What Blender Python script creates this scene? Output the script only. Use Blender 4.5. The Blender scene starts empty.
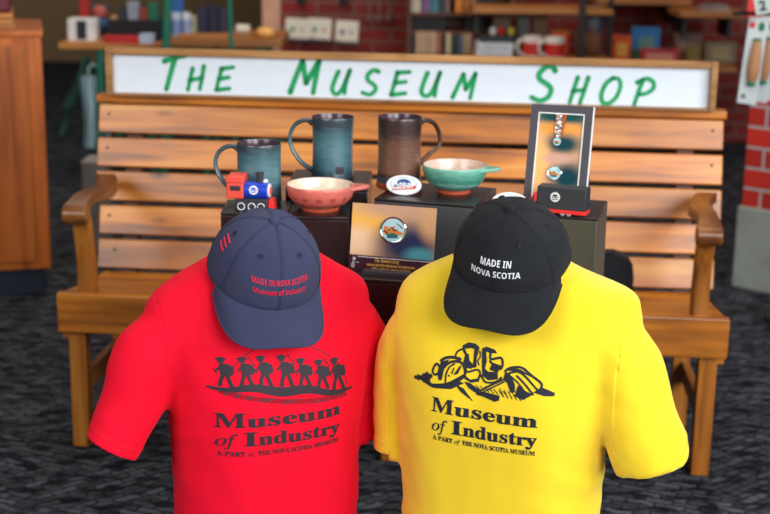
import bpy, bmesh, math, random
from mathutils import Vector, Matrix, Euler, noise
from mathutils.bvhtree import BVHTree
PI = math.pi
S = bpy.context.scene
COL = S.collection
# ------------------------------------------------------------------ camera
CAM_H, PITCH, ROLL, FPX = 1.426, 0.25, 0.015, 1400.0
cp, sp, cr, sr = math.cos(PITCH), math.sin(PITCH), math.cos(ROLL), math.sin(ROLL)
UPC = Vector((0, sp, cp)); FWD = Vector((0, cp, -sp)); RX = Vector((1, 0, 0))
CRT = RX * cr + UPC * sr
CUP = UPC * cr - RX * sr
cd = bpy.data.cameras.new('camera'); cam = bpy.data.objects.new('camera', cd); COL.objects.link(cam)
cd.sensor_width = 36.0; cd.lens = FPX / 770 * 36.0
cam.matrix_world = Matrix(((CRT.x, CUP.x, -FWD.x, 0), (CRT.y, CUP.y, -FWD.y, 0), (CRT.z, CUP.z, -FWD.z, CAM_H), (0, 0, 0, 1)))
cd.dof.use_dof = True; cd.dof.focus_distance = 2.3; cd.dof.aperture_fstop = 4.5
cd.clip_end = 100
S.camera = cam
# ------------------------------------------------------------------ world, lights, exposure
wd = bpy.data.worlds.new('world'); S.world = wd; wd.use_nodes = True
wd.node_tree.nodes['Background'].inputs[0].default_value = (0.72, 0.82, 1.0, 1)
wd.node_tree.nodes['Background'].inputs[1].default_value = 0.09
S.view_settings.view_transform = 'Standard'; S.view_settings.look = 'None'
S.view_settings.gamma = 1.0; S.view_settings.exposure = 0.0; S.view_settings.use_curve_mapping = False
def area(name, loc, target, sx, sy, power, col):
    l = bpy.data.lights.new(name, 'AREA'); l.shape = 'RECTANGLE'; l.size = sx; l.size_y = sy; l.energy = power; l.color = col
    o = bpy.data.objects.new(name, l); COL.objects.link(o); o.location = loc
    o.rotation_euler = (Vector(target) - Vector(loc)).to_track_quat('-Z', 'Y').to_euler(); return o
area('window_light', (3.4, 0.6, 2.3), (0.2, 2.6, 0.7), 2.2, 2.0, 130, (0.94, 0.98, 1.0))
area('front_window_light', (2.0, -1.9, 2.4), (0.2, 3.0, 0.6), 2.2, 2.0, 185, (0.97, 0.99, 1.0))
area('left_fill_light', (-2.8, -0.6, 2.5), (0.0, 2.6, 0.6), 2.0, 1.8, 84, (1.0, 0.97, 0.92))  # added fill lamp from the left, not a window of the room
area('ceiling_light', (0.0, 3.4, 3.3), (0.0, 3.4, 0), 2.6, 1.6, 42, (1.0, 0.93, 0.82))
area('shop_ceiling_light', (-1.2, 7.0, 3.0), (-1.2, 7.4, 0), 2.5, 1.5, 34, (1.0, 0.85, 0.66))
area('shop_ceiling_light', (1.2, 6.6, 3.0), (1.2, 7.4, 0), 2.5, 1.5, 15, (1.0, 0.86, 0.7))

# ------------------------------------------------------------------ helpers
def ray(px, py):
    d = CRT * ((px - 385) / FPX) + CUP * ((257 - py) / FPX) + FWD
    return d
def at(px, py, Y):
    d = ray(px, py); return Vector((0, 0, CAM_H)) + d * (Y / d.y)
def atz(px, py, z):
    d = ray(px, py); return Vector((0, 0, CAM_H)) + d * ((z - CAM_H) / d.z)
def lin(c):
    return tuple(((v / 255) / 12.92 if v / 255 <= .04045 else ((v / 255 + .055) / 1.055) ** 2.4) for v in c) + (1,)
class MB:
    def __init__(s): s.v = []; s.f = []; s.m = []; s.M = None
    def add(s, vs, fs, m=0, M=None):
        n = len(s.v); s.v += [(M @ Vector(p)) if M else Vector(p) for p in vs]
        s.f += [tuple(i + n for i in f) for f in fs]; s.m += [m] * len(fs); return s
    def box(s, c, d, m=0, R=None, taper=1.0):
        x, y, z = d[0] / 2, d[1] / 2, d[2] / 2; t = taper
        vs = [(-x, -y, -z), (x, -y, -z), (x, y, -z), (-x, y, -z), (-x * t, -y * t, z), (x * t, -y * t, z), (x * t, y * t, z), (-x * t, y * t, z)]
        M = Matrix.Translation(c) @ (R.to_4x4() if R else Matrix.Identity(4))
        return s.add(vs, [(3, 2, 1, 0), (4, 5, 6, 7), (0, 1, 5, 4), (1, 2, 6, 5), (2, 3, 7, 6), (3, 0, 4, 7)], m, M)
    def lathe(s, prof, n=48, m=0, M=None, sx=1, sy=1, caps=(True, True)):
        vs = []; fs = []
        for r, z in prof:
            for k in range(n):
                a = 2 * PI * k / n; vs.append((r * math.cos(a) * sx, r * math.sin(a) * sy, z))
        for i in range(len(prof) - 1):
            for k in range(n):
                a, b = i * n + k, i * n + (k + 1) % n; fs.append((a, b, b + n, a + n))
        if caps[0] and prof[0][0] > 1e-6: fs.append(tuple(range(n - 1, -1, -1)))
        if caps[1] and prof[-1][0] > 1e-6: fs.append(tuple((len(prof) - 1) * n + k for k in range(n)))
        return s.add(vs, fs, m, M)
    def cyl(s, p0, p1, r, n=20, m=0, r1=None):
        p0, p1 = Vector(p0), Vector(p1); d = p1 - p0
        M = Matrix.Translation(p0) @ d.to_track_quat('Z', 'Y').to_matrix().to_4x4()
        return s.lathe([(r, 0), (r1 if r1 is not None else r, d.length)], n, m, M)
    def tube(s, pts, r, n=10, m=0, closed=False, flat=1.0, up=(0, 0, 1), caps=True):
        pts = [Vector(p) for p in pts]; L = len(pts); vs = []; fs = []
        rs = r if isinstance(r, (list, tuple)) else [r] * L
        up = Vector(up)
        for i, p in enumerate(pts):
            a = pts[(i - 1) % L] if closed or i > 0 else p; b = pts[(i + 1) % L] if closed or i < L - 1 else p
            t = (b - a).normalized(); x = t.cross(up)
            if x.length < 1e-5: x = t.cross(Vector((0.3, 1, 0.1)))
            x.normalize(); y = x.cross(t)
            for k in range(n):
                an = 2 * PI * k / n; vs.append(p + x * math.cos(an) * rs[i] * flat + y * math.sin(an) * rs[i])
        for i in range(L if closed else L - 1):
            for k in range(n):
                a, b = i * n + k, i * n + (k + 1) % n; c, d = ((i + 1) % L) * n + (k + 1) % n, ((i + 1) % L) * n + k
                fs.append((a, b, c, d))
        if not closed and caps: fs += [tuple(range(n - 1, -1, -1)), tuple((L - 1) * n + k for k in range(n))]
        return s.add(vs, fs, m)
    def prism(s, poly, d0, d1, m=0, M=None):
        """poly in (x, z), extruded along y from d0 to d1"""
        n = len(poly); vs = [(x, d0, z) for x, z in poly] + [(x, d1, z) for x, z in poly]
        fs = [tuple(range(n)), tuple(range(2 * n - 1, n - 1, -1))] + [(i + n, (i + 1) % n + n, (i + 1) % n, i) for i in range(n)]
        return s.add(vs, fs, m, M)
    def mesh(s, name):
        me = bpy.data.meshes.new(name); me.from_pydata([tuple(v) for v in s.v], [], s.f); me.polygons.foreach_set('material_index', s.m)
        bm = bmesh.new(); bm.from_mesh(me); bmesh.ops.recalc_face_normals(bm, faces=bm.faces); bm.to_mesh(me); bm.free(); return me
def link(name, me, mats, parent=None, loc=None, rot=None, smooth=True, bevel=0, solid=0, sub=0, ang=40):
    if isinstance(me, MB): me = me.mesh(name)
    for m in (mats if isinstance(mats, (list, tuple)) else [mats]): me.materials.append(m)
    if smooth:
        me.polygons.foreach_set('use_smooth', [True] * len(me.polygons))
        if ang: me.set_sharp_from_angle(angle=math.radians(ang))
    o = bpy.data.objects.new(name, me); COL.objects.link(o)
    if parent: o.parent = parent
    if loc is not None: o.location = loc
    if rot is not None: o.rotation_euler = rot
    if solid:
        md = o.modifiers.new('s', 'SOLIDIFY'); md.thickness = solid; md.offset = -1
    if bevel:
        md = o.modifiers.new('b', 'BEVEL'); md.width = bevel; md.segments = 2; md.limit_method = 'ANGLE'; md.angle_limit = math.radians(35); md.harden_normals = False
    if sub:
        md = o.modifiers.new('u', 'SUBSURF'); md.levels = sub; md.render_levels = sub
    return o
def tag(o, label, cat, group=None, kind=None):
    if kind: o['kind'] = kind
    if label: o['label'] = label
    if cat: o['category'] = cat
    if group: o['group'] = group
    return o
def thing(name, label, cat, loc=(0, 0, 0), rot=(0, 0, 0), group=None):
    o = bpy.data.objects.new(name, None); o.empty_display_size = .05; COL.objects.link(o); o.location = loc; o.rotation_euler = rot
    return tag(o, label, cat, group)
def text_poly(txt, size, bold=0.0, shear=0.0, spacing=1.0, align='CENTER', res=3):
    c = bpy.data.curves.new('lettering', 'FONT'); c.body = txt; c.size = size; c.align_x = align; c.offset = bold; c.shear = shear
    c.space_character = spacing; c.resolution_u = res; c.fill_mode = 'FRONT'
    o = bpy.data.objects.new('lettering', c); COL.objects.link(o)
    dg = bpy.context.evaluated_depsgraph_get(); me = bpy.data.meshes.new_from_object(o.evaluated_get(dg))
    v = [p.co.copy() for p in me.vertices]; f = [tuple(p.vertices) for p in me.polygons]
    bpy.data.objects.remove(o); bpy.data.curves.remove(c); bpy.data.meshes.remove(me); return v, f
def serif(t):
    r = ''
    for ch in t:
        if 'A' <= ch <= 'Z': r += chr(0x1D400 + ord(ch) - 65)
        elif 'a' <= ch <= 'z': r += chr(0x1D41A + ord(ch) - 97)
        else: r += ch
    return r
def sans(t):
    return ''.join(chr(0x1D5D4 + ord(ch) - 65) if 'A' <= ch <= 'Z' else chr(0x1D5EE + ord(ch) - 97) if 'a' <= ch <= 'z' else ch for ch in t)
def italic(t):
    return ''.join('\u210e' if ch == 'h' else chr(0x1D44E + ord(ch) - 97) if 'a' <= ch <= 'z' else chr(0x1D434 + ord(ch) - 65) if 'A' <= ch <= 'Z' else ch for ch in t)
def stroke(mb, pts, w, m=0, n=7, w1=None):
    """flat ribbon with round ends in the (x, y) plane, z = 0"""
    pts = [Vector((p[0], p[1])) for p in pts]; L = []; R = []; w1 = w if w1 is None else w1
    for i, p in enumerate(pts):
        a = pts[max(i - 1, 0)]; b = pts[min(i + 1, len(pts) - 1)]; t = (b - a).normalized(); nn = Vector((-t.y, t.x)); h = (w + (w1 - w) * i / max(1, len(pts) - 1)) / 2
        L.append(p + nn * h); R.append(p - nn * h)
    vs = [(q.x, q.y, 0) for q in L] + [(q.x, q.y, 0) for q in R]; k = len(L)
    mb.add(vs, [(i + k, i + 1 + k, i + 1, i) for i in range(k - 1)], m)
    for p, h in ((pts[0], w / 2), (pts[-1], w1 / 2)):
        mb.add([(p.x + h * math.cos(2 * PI * j / 12), p.y + h * math.sin(2 * PI * j / 12), -0.00002) for j in range(12)], [tuple(range(12))], m)
def smooth_path(pts, n=6):
    pts = [Vector(p) for p in pts]; out = []
    for i in range(len(pts) - 1):
        p0, p1, p2, p3 = pts[max(i - 1, 0)], pts[i], pts[i + 1], pts[min(i + 2, len(pts) - 1)]
        for k in range(n):
            t = k / n; out.append(.5 * ((2 * p1) + (p2 - p0) * t + (2 * p0 - 5 * p1 + 4 * p2 - p3) * t * t + (3 * p1 - p0 - 3 * p2 + p3) * t ** 3))
    out.append(pts[-1]); return out
# ------------------------------------------------------------------ materials
def newmat(name):
    m = bpy.data.materials.new(name); m.use_nodes = True; nt = m.node_tree; return m, nt, nt.nodes['Principled BSDF']
def N(nt, t, **k):
    n = nt.nodes.new(t)
    for a, v in k.items(): setattr(n, a, v)
    return n
def coords(nt, scale=(1, 1, 1), loc=None, rand=False):
    tc = N(nt, 'ShaderNodeTexCoord'); mp = N(nt, 'ShaderNodeMapping'); mp.inputs['Scale'].default_value = scale
    if loc: mp.inputs['Location'].default_value = loc
    nt.links.new(tc.outputs['Object'], mp.inputs['Vector'])
    if rand:
        oi = N(nt, 'ShaderNodeObjectInfo'); ml = N(nt, 'ShaderNodeMath', operation='MULTIPLY'); ml.inputs[1].default_value = 37.0
        nt.links.new(oi.outputs['Random'], ml.inputs[0]); ad = N(nt, 'ShaderNodeVectorMath', operation='ADD')
        nt.links.new(mp.outputs[0], ad.inputs[0]); nt.links.new(ml.outputs[0], ad.inputs[1]); return ad.outputs[0]
    return mp.outputs[0]
def ramp(nt, src, stops):
    r = N(nt, 'ShaderNodeValToRGB'); e = r.color_ramp.elements
    while len(e) < len(stops): e.new(.5)
    for i, (p, c) in enumerate(stops): e[i].position = p; e[i].color = c if len(c) == 4 else lin(c)
    nt.links.new(src, r.inputs[0]); return r.outputs[0]
def bump(nt, b, src, strength, dist=.01):
    n = N(nt, 'ShaderNodeBump'); n.inputs['Strength'].default_value = strength; n.inputs['Distance'].default_value = dist
    nt.links.new(src, n.inputs['Height']); nt.links.new(n.outputs[0], b.inputs['Normal'])
def plain(name, c, rough=.5, metal=0, spec=.5, var=.06, nscale=30, coat=0):
    m, nt, b = newmat(name); b.inputs['Roughness'].default_value = rough; b.inputs['Metallic'].default_value = metal
    b.inputs['Specular IOR Level'].default_value = spec; b.inputs['Coat Weight'].default_value = coat
    nz = N(nt, 'ShaderNodeTexNoise'); nz.inputs['Scale'].default_value = nscale; nz.inputs['Detail'].default_value = 3
    nt.links.new(coords(nt), nz.inputs['Vector']); l = lin(c)
    cl = ramp(nt, nz.outputs['Fac'], [(.3, tuple(max(0, v * (1 - var)) for v in l[:3]) + (1,)), (.7, tuple(min(1, v * (1 + var)) for v in l[:3]) + (1,))])
    nt.links.new(cl, b.inputs['Base Color']); return m
def wood(name, c0, c1, c2, axis=0, rough=.38, fine=1.0, spec=.5, knots=True):
    m, nt, b = newmat(name); sc = [14 * fine] * 3; sc[axis] = .9 * fine
    v = coords(nt, sc, rand=True); nz = N(nt, 'ShaderNodeTexNoise'); nz.inputs['Scale'].default_value = 2.2; nz.inputs['Detail'].default_value = 7; nz.inputs['Distortion'].default_value = .6
    nt.links.new(v, nz.inputs['Vector'])
    sc2 = [3 * fine] * 3; sc2[axis] = 1.2 * fine
    n2 = N(nt, 'ShaderNodeTexNoise'); n2.inputs['Scale'].default_value = 1.6; n2.inputs['Detail'].default_value = 3; nt.links.new(coords(nt, sc2, rand=True), n2.inputs['Vector'])
    mx = N(nt, 'ShaderNodeMix', data_type='FLOAT'); mx.inputs[0].default_value = .45; nt.links.new(nz.outputs['Fac'], mx.inputs[2]); nt.links.new(n2.outputs['Fac'], mx.inputs[3])
    col = ramp(nt, mx.outputs[0], [(.34, c0), (.51, c1), (.67, c2)])
    if knots:
        vo = N(nt, 'ShaderNodeTexVoronoi'); vo.inputs['Scale'].default_value = 1.0; ks = [9.0 * fine] * 3; ks[axis] = 3.2 * fine
        nt.links.new(coords(nt, ks, rand=True), vo.inputs['Vector'])
        kr = ramp(nt, vo.outputs['Distance'], [(.03, (1, 1, 1, 1)), (.13, (0, 0, 0, 1))]); mk = N(nt, 'ShaderNodeMix', data_type='RGBA')
        nt.links.new(kr, mk.inputs[0]); nt.links.new(col, mk.inputs[6]); mk.inputs[7].default_value = tuple(x * .5 for x in lin(c0)[:3]) + (1,); col = mk.outputs[2]
    oi = N(nt, 'ShaderNodeObjectInfo'); hs = N(nt, 'ShaderNodeHueSaturation'); mr = N(nt, 'ShaderNodeMapRange'); mr.inputs[3].default_value = .82; mr.inputs[4].default_value = 1.16
    nt.links.new(oi.outputs['Random'], mr.inputs[0]); nt.links.new(mr.outputs[0], hs.inputs['Value']); nt.links.new(col, hs.inputs['Color'])
    nt.links.new(hs.outputs[0], b.inputs['Base Color']); b.inputs['Roughness'].default_value = rough; b.inputs['Specular IOR Level'].default_value = spec
    bump(nt, b, nz.outputs['Fac'], .12, .004); return m
def brick(name, c1, c2, mortar, scale=1.0, R=(PI / 2, 0, 0)):
    m, nt, b = newmat(name); tc = N(nt, 'ShaderNodeTexCoord'); mp = N(nt, 'ShaderNodeMapping'); mp.inputs['Rotation'].default_value = R
    nt.links.new(tc.outputs['Object'], mp.inputs['Vector']); br = N(nt, 'ShaderNodeTexBrick'); br.inputs['Scale'].default_value = 1.0
    br.inputs['Brick Width'].default_value = .225 * scale; br.inputs['Row Height'].default_value = .078 * scale; br.inputs['Mortar Size'].default_value = .006
    br.inputs['Color1'].default_value = lin(c1); br.inputs['Color2'].default_value = lin(c2); br.inputs['Mortar'].default_value = lin(mortar); br.inputs['Mortar Smooth'].default_value = .3
    nt.links.new(mp.outputs[0], br.inputs['Vector']); nt.links.new(br.outputs['Color'], b.inputs['Base Color']); b.inputs['Roughness'].default_value = .75
    inv = N(nt, 'ShaderNodeMath', operation='SUBTRACT'); inv.inputs[0].default_value = 1; nt.links.new(br.outputs['Fac'], inv.inputs[1]); bump(nt, b, inv.outputs[0], .5, .008); return m
def fabric(name, c, rough=.85, scale=900, strength=.12, sheen=.15, wavey=False, var=.05, tint=None):
    m, nt, b = newmat(name); b.inputs['Roughness'].default_value = rough; b.inputs['Specular IOR Level'].default_value = .2
    b.inputs['Sheen Weight'].default_value = sheen; b.inputs['Sheen Roughness'].default_value = .5; b.inputs['Sheen Tint'].default_value = tint or tuple(min(1, x * .7 + .3) for x in lin(c)[:3]) + (1,)
    nz = N(nt, 'ShaderNodeTexNoise'); nz.inputs['Scale'].default_value = 14; nz.inputs['Detail'].default_value = 4; nt.links.new(coords(nt), nz.inputs['Vector']); l = lin(c)
    nt.links.new(ramp(nt, nz.outputs['Fac'], [(.3, tuple(v * (1 - var) for v in l[:3]) + (1,)), (.7, tuple(min(1, v * (1 + var)) for v in l[:3]) + (1,))]), b.inputs['Base Color'])
    if wavey:
        w = N(nt, 'ShaderNodeTexWave', wave_type='BANDS', bands_direction='DIAGONAL'); w.inputs['Scale'].default_value = scale; w.inputs['Distortion'].default_value = 1.0
        nt.links.new(coords(nt), w.inputs['Vector']); bump(nt, b, w.outputs['Fac'], strength, .001)
    else:
        n2 = N(nt, 'ShaderNodeTexNoise'); n2.inputs['Scale'].default_value = scale; nt.links.new(coords(nt), n2.inputs['Vector']); bump(nt, b, n2.outputs['Fac'], strength, .001)
    return m
M = {}
M['bench'] = wood('bench_wood', (96, 46, 8), (200, 116, 22), (226, 156, 58), 0, rough=.36, spec=.8)
M['bench_y'] = wood('bench_wood_deep', (100, 52, 16), (176, 104, 34), (206, 138, 60), 1, rough=.33)
M['bench_z'] = wood('bench_wood_upright', (100, 52, 16), (178, 106, 36), (208, 140, 60), 2, rough=.36)
M['frame_wood'] = wood('sign_frame_wood', (110, 72, 34), (160, 112, 62), (190, 142, 88), 0, rough=.5, fine=1.4)
M['cabinet'] = wood('cabinet_wood', (140, 66, 18), (186, 98, 34), (206, 118, 48), 2, rough=.4, knots=False)
M['shelf'] = wood('shelf_wood', (120, 72, 30), (176, 112, 54), (200, 138, 74), 0, rough=.5, knots=False)
M['dark_wood'] = wood('dark_shelf_wood', (60, 28, 12), (92, 46, 20), (120, 62, 30), 0, rough=.5, knots=False)
M['panel'] = plain('white_sign_panel', (226, 236, 246), .45, var=.01)
M['green_paint'] = plain('green_lettering_paint', (0, 158, 92), .5, var=.12, nscale=60)
M['navy_plinth'] = plain('navy_plinth', (26, 34, 52), .6)
M['black_box'] = plain('black_laminate', (30, 26, 28), .28, spec=.6)
M['charcoal'] = plain('charcoal_card', (66, 62, 70), .55)
M['cloth_black'] = fabric('black_table_cloth', (22, 23, 28), .8, sheen=.1)
M['metal'] = plain('steel', (160, 160, 165), .3, metal=1)
M['black_metal'] = plain('black_metal', (22, 22, 24), .45)
M['teal_metal'] = plain('teal_painted_metal', (20, 112, 88), .5)
M['white'] = plain('white_plastic', (238, 240, 240), .4, var=.02)
M['paper'] = plain('paper', (226, 220, 206), .8)
M['concrete'] = plain('concrete', (150, 156, 146), .85, var=.12, nscale=12)
M['red_pvc'] = plain('red_vinyl', (232, 44, 40), .5, var=.03)
M['coral_pvc'] = plain('coral_vinyl', (236, 82, 66), .5, var=.03)
M['blue_pvc'] = plain('blue_vinyl', (18, 62, 190), .4, var=.03)
M['dark_pvc'] = plain('dark_vinyl', (44, 48, 56), .55, var=.05)
M['rubber'] = plain('black_rubber', (20, 20, 20), .7)
M['brick'] = brick('red_brick', (140, 34, 24), (112, 24, 20), (116, 96, 88))
M['brick_bright'] = brick('red_brick_pillar', (206, 44, 26), (160, 28, 18), (170, 170, 172))
# ------------------------------------------------------------------ setting
def carpet():
    m, nt, b = newmat('woven_pattern_carpet'); tc = N(nt, 'ShaderNodeTexCoord')
    dn = N(nt, 'ShaderNodeTexNoise'); dn.inputs['Scale'].default_value = 26; dn.inputs['Detail'].default_value = 2; nt.links.new(tc.outputs['Object'], dn.inputs['Vector'])
    va = N(nt, 'ShaderNodeVectorMath', operation='SCALE'); va.inputs['Scale'].default_value = .026; nt.links.new(dn.outputs['Color'], va.inputs[0])
    def weave(ang, off):
        mp = N(nt, 'ShaderNodeMapping'); mp.inputs['Rotation'].default_value = (0, 0, math.radians(ang)); mp.inputs['Location'].default_value = (off, off * .7, 0); nt.links.new(tc.outputs['Object'], mp.inputs['Vector'])
        vb = N(nt, 'ShaderNodeVectorMath', operation='ADD'); nt.links.new(mp.outputs[0], vb.inputs[0]); nt.links.new(va.outputs[0], vb.inputs[1])
        br = N(nt, 'ShaderNodeTexBrick'); br.inputs['Scale'].default_value = 1; br.inputs['Brick Width'].default_value = .07; br.inputs['Row Height'].default_value = .026; br.inputs['Mortar Size'].default_value = .0055; br.inputs['Mortar Smooth'].default_value = .8
        br.inputs['Color1'].default_value = lin((90, 94, 102)); br.inputs['Color2'].default_value = lin((56, 57, 63)); br.inputs['Mortar'].default_value = lin((36, 37, 42)); br.inputs['Bias'].default_value = .0; nt.links.new(vb.outputs[0], br.inputs['Vector'])
        st = N(nt, 'ShaderNodeMapping'); st.inputs['Rotation'].default_value = (0, 0, math.radians(ang)); st.inputs['Scale'].default_value = (10, 24, 1); nt.links.new(tc.outputs['Object'], st.inputs['Vector'])
        bl = N(nt, 'ShaderNodeTexNoise'); bl.inputs['Scale'].default_value = 1.3; bl.inputs['Detail'].default_value = 1; nt.links.new(st.outputs[0], bl.inputs['Vector'])
        mx = N(nt, 'ShaderNodeMix', data_type='RGBA', blend_type='MULTIPLY'); mx.inputs[0].default_value = 1; nt.links.new(br.outputs['Color'], mx.inputs[6]); nt.links.new(ramp(nt, bl.outputs['Fac'], [(.40, (.22, .22, .26, 1)), (.52, (1, 1, 1, 1))]), mx.inputs[7]); return mx.outputs[2]
    A, B = weave(24, 0), weave(-38, .31); ms = N(nt, 'ShaderNodeTexNoise'); ms.inputs['Scale'].default_value = 2.4; ms.inputs['Detail'].default_value = 1; nt.links.new(tc.outputs['Object'], ms.inputs['Vector'])
    mx = N(nt, 'ShaderNodeMix', data_type='RGBA'); nt.links.new(ramp(nt, ms.outputs['Fac'], [(.48, (0, 0, 0, 1)), (.52, (1, 1, 1, 1))]), mx.inputs[0]); nt.links.new(A, mx.inputs[6]); nt.links.new(B, mx.inputs[7])
    nt.links.new(mx.outputs[2], b.inputs['Base Color']); b.inputs['Roughness'].default_value = .95; b.inputs['Specular IOR Level'].default_value = .1
    n3 = N(nt, 'ShaderNodeTexNoise'); n3.inputs['Scale'].default_value = 300; nt.links.new(tc.outputs['Object'], n3.inputs['Vector']); bump(nt, b, n3.outputs['Fac'], .4, .004); return m
M['carpet'] = carpet()
M['beige_wall'] = plain('beige_plaster', (148, 118, 84), .9, var=.08, nscale=3)
f = MB().box((0, 5, -.05), (14, 16, .1)); tag(link('floor', f, M['carpet'], smooth=False), None, None, kind='structure')
w = MB().box((0, 0, 0), (9.5, .2, 3.2)); tag(link('wall_back', w, M['beige_wall'], loc=(-4.6, 12.5, 1.6), smooth=False), None, None, kind='structure')
w = MB().box((0, 0, 0), (4.4, .3, 3.2)); tag(link('wall_brick', w, M['brick'], loc=(1.48, 8.75, 1.6), smooth=False), None, None, kind='structure')
# brick pillar on a concrete plinth, turned towards the room, at the right
pc = at(731, 283, 5.2); pyaw = math.radians(-40); PL = .62
pdir = Vector((math.cos(pyaw), math.sin(pyaw), 0)); pn = Vector((-pdir.y, pdir.x, 0))
pl_c = Vector((pc.x, pc.y, 0)) + pdir * PL / 2 + pn * PL / 2
pil = thing('brick_pillar', None, None, pl_c, (0, 0, pyaw)); pil['kind'] = 'structure'
link('pillar_plinth', MB().box((0, 0, .16), (PL, PL, .32)), M['concrete'], pil, bevel=.008, smooth=False)
link('pillar_brickwork', MB().box((0, 0, 1.7), (PL - .028, PL - .028, 2.76)), M['brick_bright'], pil, smooth=False)
# ------------------------------------------------------------------ wooden bench
M['bench_arm'] = wood('bench_arm_wood', (74, 38, 16), (128, 74, 34), (168, 110, 58), 1, rough=.3)
BW, VB, REC, HS, SPT, DROP, WB = 1.709, .441, .294, .431, .094, .057, 1.786
BENCH_LOC = Vector((.006, 3.397, 0)); BYAW = -.083
bench = thing('wooden_bench', 'long slatted wooden bench with scrolled arms, standing on dark carpet behind the shirts', 'bench', BENCH_LOC, (0, 0, BYAW))
b0 = HS - DROP; lean = math.atan(REC); seat_t = math.atan(DROP / VB)
Rl = Matrix.Rotation(-lean, 3, 'X')
for k in range(5):
    hc = b0 + (k + .5) * SPT; wid = WB if k >= 2 else WB - .03
    o = link('back_slat', MB().box((0, 0, 0), (wid, .022, SPT - .0105)), M['bench'], bench, (0, VB + REC * (hc - b0) + .011, hc), (-lean, 0, 0), bevel=.003)
    for sx in (-1, 1):
        for dx in ((.03,) if k else (.05,)):
            link('screw', MB().lathe([(.0045, 0), (.004, .0012), (0, .0014)], 10), M['black_metal'], o, (sx * (wid / 2 - dx), -.0112, .012), (PI / 2, 0, 0))
hc = b0 + 5 * SPT
link('top_ledge', MB().box((0, 0, 0), (WB + .012, .05, .024)), M['bench'], bench, (0, VB + REC * (hc - b0) + .012, hc + .012), (0, 0, 0), bevel=.004)
# seat boards slope down to the back
for k in range(4):
    v = .03 + (k + .5) * .105; link('seat_board', MB().box((0, 0, 0), (BW - .012, .1, .022)), M['bench'], bench, (0, v, HS - .012 - v * math.tan(seat_t)), (-seat_t, 0, 0), bevel=.003)
link('seat_rail', MB().box((0, .012, HS - .0525), (BW, .026, .105)), M['bench'], bench, bevel=.004)
link('rear_rail', MB().box((0, VB - .03, b0 - .075), (BW - .1, .024, .09)), M['bench'], bench, bevel=.003)
for s in (-1, 1):
    link('side_rail', MB().box((s * (BW / 2 - .014), .225, HS - .09), (.024, .39, .08)), M['bench_y'], bench, bevel=.003)
    link('leg', MB().box((s * (BW / 2 - .042), .048, (HS - .105) / 2 + .02), (.046, .044, HS - .105 + .04), taper=1.0), M['bench_z'], bench, bevel=.003)
    link('leg', MB().box((s * (BW / 2 - .06), .39, (b0 - .03) / 2), (.046, .044, b0 - .03)), M['bench_z'], bench, bevel=.003)
    link('stretcher', MB().box((s * (BW / 2 - .05), .22, .17), (.022, .32, .05)), M['bench_y'], bench, bevel=.003)
    link('back_post', MB().box((0, 0, .27), (.05, .03, .56)), M['dark_wood'], bench, (s * (WB / 2 - .1), VB + .0385 - .0, b0 - .04), (-lean, 0, 0), bevel=.003)  # darkness of the slat gaps is put into the post colour
    # arm: wavy board whose front end is scrolled over, on a curved front post
    ax = s * (BW / 2 - .072); zt = .664
    top = [(-.04, .008), (.02, .014), (.1, .016), (.2, .004), (.3, -.006), (.38, -.006), (.44, -.002)]
    P = smooth_path([(y, z + zt, 0) for y, z in top], 5); mb = MB(); vs = []; fs = []; nP = len(P)
    for i, p in enumerate(P):
        t = i / (nP - 1); hw = .033 - .009 * math.sin(min(1, t * 1.6) * PI) if t < .62 else .027
        cx = ax + s * (.006 * math.sin(t * PI * 2) + .060 * t * t)
        for (dx, dz) in ((-hw, 0), (hw, 0), (hw, -.03), (-hw, -.03)): vs.append((cx + dx, p[0], p[1] + dz))
    for i in range(nP - 1):
        for k in range(4): fs.append((i * 4 + k, i * 4 + (k + 1) % 4, i * 4 + 4 + (k + 1) % 4, i * 4 + 4 + k))
    fs += [(0, 1, 2, 3), tuple((nP - 1) * 4 + k for k in (3, 2, 1, 0))]
    mb.add(vs, fs); mb.cyl((ax - .031, -.036, zt - .014), (ax + .031, -.036, zt - .014), .025, 24)
    link('arm', mb, M['bench_arm'], bench, bevel=.004)
    pp = smooth_path([(.03, HS - .01, .036), (.028, HS + .07, .032), (.012, HS + .15, .030), (-.008, zt - .03, .034)], 6); mb = MB(); vs = []; fs = []
    for (y, z, h) in pp:
        for dx, dy in ((-.021, -h * .7), (.021, -h * .7), (.021, h * .7), (-.021, h * .7)): vs.append((ax + dx, y + .012 + dy, z))
    n = len(pp)
    for i in range(n - 1):
        for k in range(4): fs.append((i * 4 + k, i * 4 + (k + 1) % 4, i * 4 + 4 + (k + 1) % 4, i * 4 + 4 + k))
    fs += [(3, 2, 1, 0), tuple((n - 1) * 4 + k for k in range(4))]; mb.add(vs, fs)
    link('arm_post', mb, M['bench_z'], bench, bevel=.004)
link('leg', MB().box((.012, .048, (HS - .105) / 2 + .02), (.046, .044, HS - .105 + .04)), M['bench_z'], bench, bevel=.003)
link('leg', MB().box((.012, .39, (b0 - .03) / 2), (.046, .044, b0 - .03)), M['bench_z'], bench, bevel=.003)
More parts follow.
